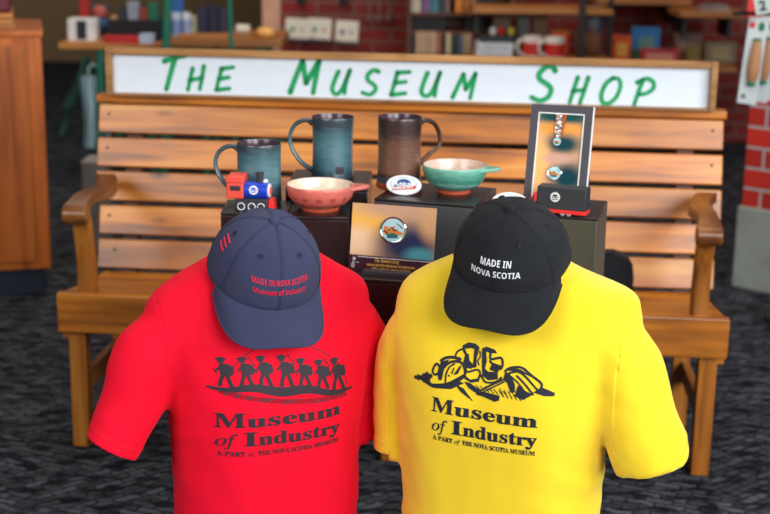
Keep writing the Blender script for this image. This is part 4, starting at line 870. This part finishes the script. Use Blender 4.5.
# two shop tables with teal trestles
def table(label, px0, px1, pyt, Y, depth, th, legs, mat):
    a = at(px0, pyt, Y); b = at(px1, pyt, Y); z = (a.z + b.z) / 2; w = b.x - a.x
    t = thing('shop_table', label, 'table', ((a.x + b.x) / 2, Y + depth / 2, 0))
    link('table_top', MB().box((0, 0, z - th / 2), (w, depth, th)), mat, t, bevel=.003)
    for lx, dx in legs:
        for sy in (-1, 1):
            link('leg', MB().tube([(lx, sy * (depth / 2 - .06), z - th), (lx + dx, sy * (depth / 2 - .04), 0)], .022, 10), M['teal_metal'], t)
        link('crossbar', MB().cyl((lx + dx * .55, -depth / 2 + .06, z * .45), (lx + dx * .55, depth / 2 - .06, z * .45), .012, 10), M['teal_metal'], t)
    return z, (a.x + b.x) / 2
Y1 = 7.0; zt1, xt1 = table('wooden shop table with teal slanted legs left of the sign', 58, 161, 43.5, Y1, .62, .03, ((-.06, -.02), (.16, .04)), M['shelf'])
Y2 = 7.25; zt2, xt2 = table('wooden shop table behind the left half of the sign, below the thin teal post', 167, 282, 39, Y2, .55, .04, ((-.11, .0), (.18, .08)), M['shelf'])
def post(nm, label, cat, p0, p1, Y, r, mat, zb=0.0):
    a = at(p0[0], p0[1], Y); b = at(p1[0], p1[1], Y); d = (b - a) / (b.z - a.z); lo = a + d * (zb - a.z); hi = a + d * (1.9 - a.z)
    o = thing(nm, label, cat, lo); L = hi - lo
    link('upright', MB().cyl((0, 0, 0), L, r, 12), mat, o); link('foot', MB().lathe([(r * 2.2, 0), (r * 2.2, .008), (r * 1.2, .012)], 20), mat, o); return o
post('display_post', 'thick teal metal post rising behind the sign near the letter T', 'post', (166, 46), (167, 0), 6.9, .022, M['teal_metal'])
post('display_post', 'thin teal metal post rising behind the sign near the letter E', 'post', (231, 40), (229.5, 0), 6.95, .012, M['teal_metal'])
# things standing on a surface: px range, top pixel, surface height, distance
def stand(px0, px1, py, z, Y): a = at(px0, py, Y); b = at(px1, py, Y); return (a.x + b.x) / 2, b.x - a.x, max(.02, (a.z + b.z) / 2 - z)
def carton(nm, label, cat, px0, px1, py, z, Y, c, d=.08, rz=0, panel=None, group=None, lidc=None):
    x, w, h = stand(px0, px1, py, z, Y); t = thing(nm, label, cat, (x, Y + d / 2, z), (0, 0, rz), group)
    link('carton', MB().box((0, 0, h / 2), (w, d, h)), bgm(c), t, bevel=.003)
    if panel: link('printed_panel', MB().box((panel[3] * w if len(panel) > 3 else 0, -d / 2 - .0005, h * .5), (w * panel[1], .0015, h * panel[2])), bgm(panel[0]), t)
    if lidc: link('lid', MB().box((0, 0, h + .004), (w * 1.02, d * 1.02, .008)), bgm(lidc), t, bevel=.002)
    return t
def small_mug(label, px0, px1, py, z, Y, c, band, hd, group):
    x, w, h = stand(px0, px1, py, z, Y); r = w / 2; t = thing('souvenir_mug', label, 'mug', (x, Y + r, z), (0, 0, 0), group)
    link('mug_body', MB().lathe([(r * .9, 0), (r, .004), (r, h), (r * .92, h), (r * .9, .008), (0, .008)], 28, caps=(True, False)), bgm(c), t)
    if band: link('printed_band', MB().lathe([(r * 1.006, h * .12), (r * 1.006, h * .72)], 28, caps=(False, False)), bgm(band), t)
    d = Vector((math.cos(hd), math.sin(hd), 0)); q = smooth_path([d * r * .95 + Vector((0, 0, h * .82)), d * r * 1.5 + Vector((0, 0, h * .8)), d * r * 1.75 + Vector((0, 0, h * .5)), d * r * 1.45 + Vector((0, 0, h * .22)), d * r * .95 + Vector((0, 0, h * .18))], 5)
    link('handle', MB().tube(q, r * .16, 8), bgm(c), t); return t
def lump(nm, label, cat, px0, px1, py, z, Y, c, c2=None, sy=.8):
    """a small stuffed toy: round body, head and ears"""
    x, w, h = stand(px0, px1, py, z, Y); t = thing(nm, label, cat, (x, Y + w / 2, z)); r = w / 2
    ball = lambda cx, cz, rx, rz: MB().lathe([(max(0, rx * math.sin(PI * k / 14)), cz - rz * math.cos(PI * k / 14)) for k in range(15)], 22, M=Matrix.Translation((cx, 0, 0)), sy=sy)
    link('body', ball(0, h * .32, r, h * .32), bgm(c), t); link('head', ball(0, h * .76, r * .7, h * .24), bgm(c2 or c), t)
    for s in (-1, 1): link('ear', ball(s * r * .5, h * .93, r * .22, h * .08), bgm(c), t)
    return t
z = zt1
carton('gift_carton', 'white gift carton with a dark middle panel at the left end of the table', 'carton', 67, 95, 19, z, 7.10, (226, 224, 222), .1, 0, ((24, 34, 52), .36, .86))
lump('plush_toy', 'plush toy in blue with a pinkish head behind the white carton', 'toy', 86, 108, 6, z, 7.35, (30, 80, 130), (176, 84, 74))
carton('wine_box', 'tall thin red box behind the white carton', 'box', 79, 87, -8, z, 7.30, (176, 26, 30), .06)
bk = at(107, 22, 7.12); bx, bw_, bh = stand(107, 158, 20, z, 7.12)
bs = thing('wire_basket', 'black basket of souvenirs on the left table', 'basket', (bx, 7.12 + .12, z)); mb = MB()
for k in range(4): mb.box((0, 0, .008 + k * (bh - .016) / 3), (bw_, .24, .010))
for k in range(13): mb.box((-bw_ / 2 + .006 + k * (bw_ - .012) / 12, -.118, bh / 2), (.006, .006, bh))
link('basket_wires', mb, M['black_metal'], bs); link('basket_lining', MB().box((0, .004, bh / 2 - .005), (bw_ - .02, .218, bh - .02)), bgm((26, 22, 24)), bs)
for i, (p0, p1, py, c, nm) in enumerate([(110, 117, 16, (186, 130, 96), 'tan'), (118, 126, 8, (40, 44, 60), 'slate'), (127, 138, 2, (150, 156, 170), 'pale grey'), (139, 147, 9, (150, 60, 44), 'rust red'), (148, 157, 3, (30, 112, 84), 'green')]):
    carton('boxed_souvenir', nm + ' boxed souvenir standing in the black basket', 'box', p0, p1, py, z + bh - .02, 7.2, c, .06, group='boxes in the black basket')
carton('flat_tin', 'flat red tin in front of the black basket', 'tin', 104, 138, 38.5, z, 7.02, (190, 30, 34), .08, lidc=(206, 40, 40)); carton('card_box', 'small pale blue box beside the red tin', 'box', 139, 153, 34.5, z, 7.02, (178, 198, 222), .07)
z = zt2
carton('display_card', 'tall blue card standing behind the blue and white mugs', 'card', 170, 183, -6, z, 7.55, (30, 96, 160), .02)
small_mug('pale blue souvenir mug next to the thick teal post', 170.5, 180, 13, z, 7.32, (196, 208, 228), (120, 144, 196), math.radians(160), 'pale mugs behind the sign'); small_mug('white souvenir mug, second from the thick teal post', 181, 190, 13, z, 7.36, (220, 224, 234), (150, 168, 204), math.radians(20), 'pale mugs behind the sign')
carton('tea_tin', 'small olive tin between the pale mugs and the navy boxes', 'tin', 190.5, 196, 16, z, 7.4, (150, 150, 90), .05)
for i, (p0, p1, py, c, nm) in enumerate([(197, 207, 8, (36, 36, 70), 'navy box nearest the olive tin'), (208, 218, 5, (30, 32, 58), 'middle navy box of the row behind the sign'), (219, 227, 9, (44, 38, 66), 'navy box beside the thin teal post')]): carton('gift_box', nm, 'box', p0, p1, py, z, 7.45, c, .08, group='navy boxes on the second table')
carton('wooden_riser', 'sloping wooden riser plank on the second table', 'riser', 178, 234, 34, z, 7.28, (176, 112, 54), .05, math.radians(8))
o = MB().cyl((-.035, 0, .022), (.035, 0, .022), .022, 20); o = link('paper_roll', o, M['paper'], None, (at(243, 20, 7.6).x, 7.6, z)); tag(o, 'small white paper roll right of the thin teal post', 'paper roll')
carton('standing_poster', 'tall pinkish panel where the brick wall begins', 'poster', 262, 280, -10, 0, 7.95, (196, 148, 124), .03)
mb = MB().lathe([(.02, 0), (.045, .012), (.05, .03), (.035, .05), (0, .056)], 24); o = link('amber_dome', mb, bgm((240, 180, 96)), None, (at(265, 44, 7.34).x, 7.36, zt2)); tag(o, 'small amber dome on the right end of the second table', 'ornament')  # solid amber ornament, not a lamp
carton('match_box', 'small red box behind the amber dome', 'box', 255, 264, 31, z, 7.46, (190, 60, 30), .04)
# towels hanging from the table edge, easel frame, grey carton on the floor
def towels():
    m, nt, b = newmat('striped_towel'); w = N(nt, 'ShaderNodeTexWave', bands_direction='X'); w.inputs['Scale'].default_value = 9; w.inputs['Distortion'].default_value = 2.5; w.inputs['Detail'].default_value = 2
    nt.links.new(coords(nt, (1, 1, .3)), w.inputs['Vector']); nt.links.new(ramp(nt, w.outputs['Fac'], [(.25, (54, 120, 160)), (.4, (206, 226, 226)), (.75, (236, 240, 220)), (.92, (110, 176, 190))]), b.inputs['Base Color']); b.inputs['Roughness'].default_value = .9; return m
M['towel'] = towels()
a = at(81, 76, 8.1); c = at(108, 144.5, 8.1); tw = thing('tote_bag', 'pale blue and white striped cloth bag standing on the floor past the left table', 'bag', ((a.x + c.x) / 2, 8.1, 0)); W_, H_ = c.x - a.x, a.z; vs = []; fs = []
for j in range(13):
    v = j / 12
    for i in range(24):
        an = 2 * PI * i / 24; rx = W_ / 2 * (1.05 - .12 * v ** 2 + .05 * math.sin(3 * an)); vs.append((rx * math.cos(an) + .012 * math.sin(v * 5), .05 * (1 - .5 * v) * math.sin(an) * (1 + .3 * math.sin(5 * an)), H_ * v))
for j in range(12):
    for i in range(24): fs.append((j * 24 + i, j * 24 + (i + 1) % 24, j * 24 + 24 + (i + 1) % 24, j * 24 + 24 + i))
fs += [tuple(range(23, -1, -1)), tuple(12 * 24 + i for i in range(24))]; link('bag_body', MB().add(vs, fs), M['towel'], tw)
for s in (-1, 1): link('strap', MB().tube(smooth_path([(s * .03, -.02, H_ - .01), (s * .02, -.01, H_ + .05), (s * .004, .02, H_ + .07)], 5), .006, 8), M['towel'], tw)
a = at(86, 52, 8.75); c = at(66, 142, 8.4); ez = thing('sign_easel', 'dark teal folded easel leaning by the striped bag', 'easel', (c.x, 8.4, 0)); d = a - Vector((c.x, 8.4, 0))
link('leg', MB().tube([(0 - .03, 0, 0), (d.x, .35, a.z - .03)], .018, 8), bgm((12, 74, 64)), ez); link('leg', MB().tube([(.06, .62, 0), (d.x, .36, a.z - .03)], .018, 8), bgm((12, 74, 64)), ez); link('board', MB().add([(-.02, -.01, .18), (.045, -.01, .18), (d.x + .03, .31, a.z - .1), (d.x - .02, .31, a.z - .1), (-.02, .01, .18), (.045, .01, .18), (d.x + .03, .33, a.z - .1), (d.x - .02, .33, a.z - .1)], [(0, 1, 2, 3), (7, 6, 5, 4), (0, 4, 5, 1), (1, 5, 6, 2), (2, 6, 7, 3), (3, 7, 4, 0)]), bgm((10, 60, 52)), ez)
a = at(84, 200, 5.6); gb = thing('floor_carton', 'grey carton on the floor behind the left bench arm', 'carton', (at(92, 200, 5.6).x, 5.7, 0)); gh = zat(170, 5.6); link('carton', MB().box((0, 0, gh / 2), (.085, .16, gh)), bgm((128, 126, 122)), gb, bevel=.004); link('lid', MB().box((0, 0, gh + .006), (.09, .165, .012)), bgm((150, 148, 142)), gb, bevel=.003)
# ---- brick wall things
YB = 8.575
for p0, p1, pt, pb_, lb, cs in ((285, 309, 18, 38, 'white greeting card in a wall pocket, nearest the pinkish panel', ((60, 140, 60), (180, 170, 150))), (307, 331, 18, 38.5, 'white greeting card in the middle wall pocket', ((30, 130, 110), (190, 90, 60))), (335, 358, 20.5, 41, 'white greeting card in the wall pocket farthest from the pinkish panel', ((46, 60, 140), (110, 150, 80)))):
    a = at(p0, pb_, YB); b = at(p1, pt, YB); w, h = b.x - a.x, b.z - a.z; t = thing('greeting_card', lb, 'card', ((a.x + b.x) / 2, YB - .03, a.z), (math.radians(-12), math.radians(3), 0), 'cards on the brick wall')
    link('card', MB().box((0, 0, h / 2), (w, .006, h)), bgm((222, 214, 200)), t)
    for k, c in enumerate(cs): mb = MB(); mb.lathe([(.016 - .004 * k, -.001), (.014 - .004 * k, .001)], 14, M=Matrix.Translation((-w * .2 + k * w * .4, -.0042, h * .45)) @ Matrix.Rotation(PI / 2, 4, 'X')); link('printed_picture', mb, bgm(c), t)
    mb = MB()
    for s in (-1, 1): mb.box((s * w * .3, -.005, -.008), (.022, .028, .020))
    mb.box((0, .012, -.010), (w, .01, .012)); link('wire_pocket', mb, M['black_metal'], t)
for i, (px, lb) in enumerate(((302, 'dark hanging ornament above the first wall card'), (344, 'dark hanging ornament above the wall card farthest from the pinkish panel'))):
    a = at(px, 6, YB); t = thing('wall_ornament', lb, 'ornament', (a.x, YB - .01, a.z)); link('ornament', MB().lathe([(0, 0), (.022, .012), (.026, .05), (.018, .09), (.008, .10), (.008, .13)], 18), bgm((30, 34, 40)), t); link('hook', MB().cyl((0, .005, .128), (0, .02, .14), .004, 8), M['metal'], t)
for i, (px, lb) in enumerate(((369, 'grey hanging ladle nearest the wall cards'), (379, 'middle one of the grey hanging ladles'), (389, 'grey hanging ladle nearest the bookcase'))):
    a = at(px, 21, YB); t = thing('hanging_ladle', lb, 'ladle', (a.x, YB - .02, a.z), (0, 0, 0), 'ladles on the brick wall'); link('handle', MB().box((0, 0, .12), (.012, .006, .2)), bgm((120, 90, 84)), t); link('bowl', MB().lathe([(0, 0), (.02, .006), (.025, .022), (.02, .024)], 18), bgm((132, 108, 104)), t)
# ---- bookcase
YK = 7.95; A0 = at(408, 0, YK).x; A1 = at(514, 0, YK).x; zb3 = zat(54.5, YK, 460); zs2 = zat(31.5, YK, 460); zs1 = zat(13.2, YK, 460); zs0 = zat(-26, YK, 460)
bc = thing('bookcase', 'dark wooden bookcase packed with books behind the sign', 'bookcase', ((A0 + A1) / 2, YK + .15, 0)); hw = (A1 - A0) / 2
for s in (-1, 1): link('side_panel', MB().box((s * (hw - .01), 0, .6), (.02, .3, 1.2)), M['dark_wood'], bc)
link('back_panel', MB().box((0, .145, .6), (2 * hw, .012, 1.2)), M['dark_wood'], bc)
for zz in (zb3, zs2, zs1, zs0, zb3 - .3, 1.19): link('shelf', MB().box((0, 0, zz - .009), (2 * hw - .04, .29, .018)), M['dark_wood'], bc)
def book(label, px0, px1, py, z, Y, c, group, d=.13, lean=0):
    x, w, h = stand(px0, px1, py, z, Y); t = thing('book', label, 'book', (x, Y, z), (0, lean, 0), group)
    link('cover', MB().box((0, .001, h / 2), (w * .96, .002, h)).box((-w * .45, d / 2, h / 2), (w * .06, d, h)).box((w * .45, d / 2, h / 2), (w * .06, d, h)), bgm(c, .55), t)
    link('pages', MB().box((0, d / 2 + .002, h / 2 - .002), (w * .84, d - .008, h - .006)), M['paper'], t)
def row(specs, z, Y, where, group):
    for i, (p0, p1, py, c, nm) in enumerate(specs):
        pl = ['first', 'second', 'third', 'fourth', 'fifth', 'sixth', 'seventh', 'eighth', 'ninth', 'tenth', 'eleventh', 'twelfth', 'thirteenth', 'fourteenth', 'fifteenth'][i]
        book('%s book, %s from the brick end of the bookcase on the %s' % (nm, pl, where), p0, p1, py, z, Y, c, group)
row([(411, 415.5, -6, (206, 196, 182), 'pale'), (415.8, 421, -8, (222, 206, 176), 'cream'), (421.3, 424, -5, (64, 80, 150), 'blue'), (424.2, 427, -7, (172, 84, 150), 'pink'), (427.3, 431, -4, (108, 116, 150), 'slate'), (431.3, 439.5, -8, (60, 126, 140), 'wide teal'), (440, 446, -5, (60, 62, 70), 'dark grey'), (446.3, 450, -7, (150, 116, 108), 'dusty rose'), (455, 463.5, -9, (216, 130, 30), 'wide orange'), (464, 470, -4, (190, 120, 50), 'ochre'), (470.5, 477, -7, (206, 140, 100), 'peach'), (480, 489, -5, (40, 30, 32), 'black')], zs1, YK + .02, 'top shelf', 'books on the top shelf')
row([(412 + k * 5.6, 417 + k * 5.6, 15, (34 + 3 * (k % 3), 36, 42), 'black') for k in range(6)] + [(466 + k * 5.6, 471 + k * 5.6, 17.5, (34 + 3 * (k % 2), 34, 40), 'black') for k in range(4)], zs2, YK + .06, 'middle shelf', 'black books on the middle shelf')
row([(411.5, 415.5, 34, (40, 36, 44), 'dark'), (416, 420.5, 31.5, (206, 168, 132), 'tan'), (421, 425.5, 31.5, (214, 176, 142), 'sand'), (426, 430.5, 31.8, (204, 164, 130), 'tan'), (431, 436.5, 31.5, (214, 172, 142), 'sand'), (437, 441, 33, (196, 112, 98), 'rose'), (441.5, 444.5, 36, (40, 30, 34), 'black'), (446, 451, 33, (214, 192, 154), 'cream'), (451.5, 454.5, 35, (58, 96, 48), 'green'), (455, 458, 35.5, (28, 26, 40), 'black'), (458.5, 462, 35, (96, 110, 140), 'slate'), (463, 467, 34, (206, 172, 140), 'tan'), (467.4, 471.5, 34, (222, 196, 168), 'cream'), (472, 477, 35.5, (196, 40, 30), 'red')], zb3, YK - .0, 'lower shelf', 'books on the lower shelf')
# ---- shelf unit with black uprights to the right of the bookcase
YS = 7.5; zsh = zat(57.5, YS, 545); S0, S1 = at(474, 0, YS).x, at(614, 0, YS).x
su = thing('shelf_unit', 'shelving with black steel uprights and wooden shelves behind the word SHOP', 'shelving', ((S0 + S1) / 2, YS + .17, 0)); hw = (S1 - S0) / 2; cxs = (S0 + S1) / 2
for zz, c in ((zsh, M['shelf']), (zat(6, YS + .2, 545), M['shelf']), (.2, M['shelf'])): link('shelf', MB().box((0, .0, zz - .014), (2 * hw, .34, .028)), c, su, bevel=.002)
for px, dy in ((581.5, -.185), (609.5, -.1), (476, .18), (610, .18)): link('upright', MB().box((at(px, 30, YS + .17 + dy).x - cxs, dy, .6), (.034 if px == 581.5 else .022, .022, 1.2)), M['black_metal'], su)
z = zsh
for i, (zz, lb) in enumerate(((0, 'white boxed set at the bottom of the pile beside the red book'), (1, 'white boxed set on top of the pile beside the red book'))):
    x, w, h = stand(477, 513, 43, z, YS - .0); t = thing('boxed_set', lb, 'box', (x + .004 * zz, YS + .1, z + zz * h / 2), (0, 0, .02 * zz), 'white boxes in a pile'); link('carton', MB().box((0, 0, h / 4), (w, .2, h / 2 - .001)), bgm((214, 216, 222)), t, bevel=.003)
    link('title_strip', MB().box((0, -.1005, h / 4), (w * .7, .001, h * .12)), bgm((186, 190, 200)), t)
hp = h; x, w, h = stand(480, 516, 36, z + hp, YS); t = thing('novelty_tray', 'black tray of bright novelties on the white boxes', 'tray', (x, YS + .1, z + hp + .001)); link('tray', MB().box((0, 0, h / 2), (w, .16, h)), M['black_metal'], t, bevel=.004)
for px, c, nm in ((501, (204, 34, 26), 'red novelty in the black tray'), (511, (196, 190, 60), 'yellow novelty in the black tray'), (493, (226, 222, 216), 'white novelty in the black tray')):
    a = at(px, 30, YS + .08); mb = MB().lathe([(.014, 0), (.02, .012), (.018, .03), (.008, .04), (0, .042)], 16); o = link('novelty', mb, bgm(c), None, (a.x, YS + .08, z + hp + h + .001)); tag(o, nm, 'novelty', 'novelties in the black tray')
small_mug('red and white souvenir mug nearer the bookcase, handle outwards', 524, 543, 37, z, YS - .06, (232, 222, 214), (206, 40, 20), math.radians(200), 'red souvenir mugs'); small_mug('red and white souvenir mug nearer the black upright', 546, 566, 38, z, YS - .09, (232, 222, 214), (206, 36, 18), math.radians(200), 'red souvenir mugs')
carton('sweet_tin', 'orange-red tin behind the red and white mugs', 'tin', 552, 569, 33, z, YS + .1, (222, 70, 20), .09, lidc=(240, 150, 40))
for p0, p1, py, c, nm in ((494, 511, 12, (110, 84, 66), 'brown'), (518, 530, 14, (96, 100, 92), 'grey'), (534, 549, 10, (124, 88, 60), 'tan')): carton('craft_box', nm + ' craft box at the back of the shelf above the mugs', 'box', p0, p1, py, z, YS + .22, c, .08, group='craft boxes at the back')
lump('plush_toy', 'plush tan toy with a pale head right of the black upright', 'toy', 586, 605, 14, z, YS + .12, (150, 104, 72), (150, 160, 176)); carton('postcard_box', 'blue picture box behind the tan plush toy', 'box', 588, 604, 6, z, YS + .24, (70, 104, 146), .04)
# ---- goods on the low shelf at the right, against the brick wall
YG = 7.85; zg = zat(66, YG, 670); G0, G1 = at(615, 0, YG).x, at(742, 0, YG).x
o = thing('wall_shelf', 'lower wooden wall shelf of gift goods right of the black uprights', 'shelf', ((G0 + G1) / 2, YG + .3, zg - .03)); link('board', MB().box((0, 0, .015), (G1 - G0, .6, .03)), M['shelf'], o, bevel=.003)
for s in (-1, 1): link('bracket', MB().box((s * (G1 - G0) * .4, .1, -.12), (.03, .36, .24)), M['black_metal'], o)
z = zg
for p0, p1, py, Y, c, pn, nm in ((613, 632, 36, YG + .1, (214, 84, 30), ((240, 170, 70), .6, .5), 'orange gift box with a pale lower half'), (633, 661, 27.5, YG + .2, (42, 116, 176), ((96, 140, 130), .5, .45), 'tall blue picture book standing upright'), (641, 680, 49, YG + .03, (176, 46, 48), ((216, 140, 120), .7, .5), 'low red and pink box in front of the blue book'), (676, 703, 33, YG + .25, (112, 88, 78), ((140, 116, 90), .7, .3), 'tall grey-brown box behind the small olive one'), (688, 701, 47, YG + .06, (120, 100, 40), None, 'small olive box before the grey-brown one'), (706, 737, 42, YG + .2, (126, 112, 84), ((162, 140, 104), .6, .6), 'tan gift box nearest the pillar'), (633, 640, 50, YG + .05, (30, 78, 50), None, 'small dark green box beside the orange box')):
    carton('gift_box' if 'book' not in nm else 'picture_book', nm, 'box' if 'book' not in nm else 'book', p0, p1, py, z, Y, c, .05, 0, pn, 'gift goods on the low shelf')
for p0, p1, py, Y, nm in ((680, 746, 12, 7.9, 'upper wooden wall shelf beside the pillar'), (597, 692, -1, 8.2, 'highest wooden wall shelf above the gift goods')):
    a = at(p0, py, Y); b = at(p1, py, Y); o = thing('wall_shelf', nm, 'shelf', ((a.x + b.x) / 2, Y + .2, (a.z + b.z) / 2 - .03)); link('board', MB().box((0, 0, .015), (b.x - a.x, .4, .036)), M['shelf'], o, bevel=.003)
    for s in (-1, 1): link('bracket', MB().box((s * (b.x - a.x) * .35, .06, -.06), (.02, .28, .12)), M['black_metal'], o)
    if p0 == 680:
        for k in range(3): q = link('paper_pad', MB().box((0, 0, .006), (.16 - .02 * k, .12, .011)), bgm((176 - 20 * k, 150 - 10 * k, 134)), None, ((a.x + b.x) / 2 + .02, Y + .08, (a.z + b.z) / 2 + .0035 + k * .0115), (0, 0, .1 * k)); tag(q, ['paper pad at the bottom of the pile on the upper wall shelf', 'middle paper pad of the pile on the upper wall shelf', 'paper pad on top of the pile on the upper wall shelf'][k], 'paper pad', 'paper pads on the upper shelf')
# ---- clamshell packs hanging in front of the brick pillar
M['clear_card'] = plain('pale_pack_card', (206, 214, 216), .35); M['pack_wood'] = plain('turned_wood', (176, 124, 82), .5); M['pack_green'] = plain('pack_green', (30, 120, 84), .5); M['pack_red'] = plain('pack_red', (206, 50, 48), .5)
YP = 4.55
rk = at(765, 22, YP); rack = thing('hanging_rack', 'dark steel rack arm carrying the packs by the brick pillar', 'rack', (rk.x + .09, YP, 0)); zr = zat(17, YP, 750)
link('upright', MB().box((.15, .10, .65), (.03, .03, 1.3)), M['black_metal'], rack); link('foot', MB().box((.15, .06, .01), (.2, .3, .02)), M['black_metal'], rack); link('arm', MB().tube([(.15, .1, zr + .012), (-.20, -.03, zr + .012)], .006, 8), M['black_metal'], rack)
zlo = zat(104, YP, 745); PH = zr - zlo
for k, (px, dy, lb) in enumerate(((746.5, 0, 'pale hanging pack with a wooden handle, nearest the bench'), (757.5, .05, 'pale hanging pack with a wooden handle, middle of the three'), (768.5, .1, 'pale hanging pack with a wooden handle, farthest from the bench'))):
    a = at(px, 100, YP + dy); t = thing('hanging_pack', lb, 'package', (a.x, YP + dy, zlo), (0, math.radians(4), math.radians(-22)), 'hanging packs by the pillar'); w = .062
    link('pack_card', MB().box((0, 0, PH / 2), (w, .006, PH)), M['clear_card'], t, bevel=.002)
    link('wooden_handle', MB().lathe([(.010, PH * .27), (.017, PH * .3), (.020, PH * .45), (.017, PH * .6), (.012, PH * .72), (.010, PH * .74)], 18, M=Matrix.Translation((.008, -.014, 0)), sy=.6), M['pack_wood'], t)
    link('green_cap', MB().lathe([(.013, PH * .22), (.014, PH * .27)], 16, M=Matrix.Translation((.008, -.014, 0)), sy=.6), M['pack_green'], t); link('green_collar', MB().lathe([(.012, PH * .74), (.012, PH * .77)], 16, M=Matrix.Translation((.008, -.014, 0)), sy=.6), M['pack_green'], t)
    link('red_tag', MB().box((-w * .28, -.0036, PH * .91), (w * .28, .001, PH * .07)), M['pack_red'], t)
    mb = MB(); mb.lathe([(.010, -.0005), (.010, .0005)], 18, sy=1.5, M=Matrix.Translation((w * .2, -.004, PH * .9)) @ Matrix.Rotation(PI / 2, 4, 'X')); link('leaf_emblem', mb, M['pack_green'], t)
    mb = MB(); mb.lathe([(.008, -.0005), (.008, .0005)], 14, M=Matrix.Translation((-w * .2, -.004, PH * .09)) @ Matrix.Rotation(PI / 2, 4, 'X')); link('round_seal', mb, bgm((90, 120, 110)), t)
a = at(771, 4, YP - .1); pt_ = thing('price_sign', 'small grey price sign with a 2 above the hanging packs', 'price sign', (a.x, YP - .1, a.z - .03), (math.radians(-20), math.radians(-12), math.radians(-10))); link('sign_card', MB().box((0, 0, .03), (.085, .004, .055)), bgm((176, 190, 184)), pt_)
mb = MB(); lettering(mb, '2', .045, -.030, .014, .022, .002); mb.v = [Vector((p.x, -.0032, p.y)) for p in mb.v]; link('number', mb, M['black_metal'], pt_, smooth=False); link('clip', MB().box((.02, .004, .0), (.02, .03, .02)), M['black_metal'], pt_)
a = at(753, 18, YP + .22); o = link('red_banner', MB().box((0, 0, .2), (.045, .012, .4)), bgm((206, 36, 28)), None, (a.x, YP + .22, a.z)); tag(o, 'bright red hanging strip above the pale packs', 'banner')
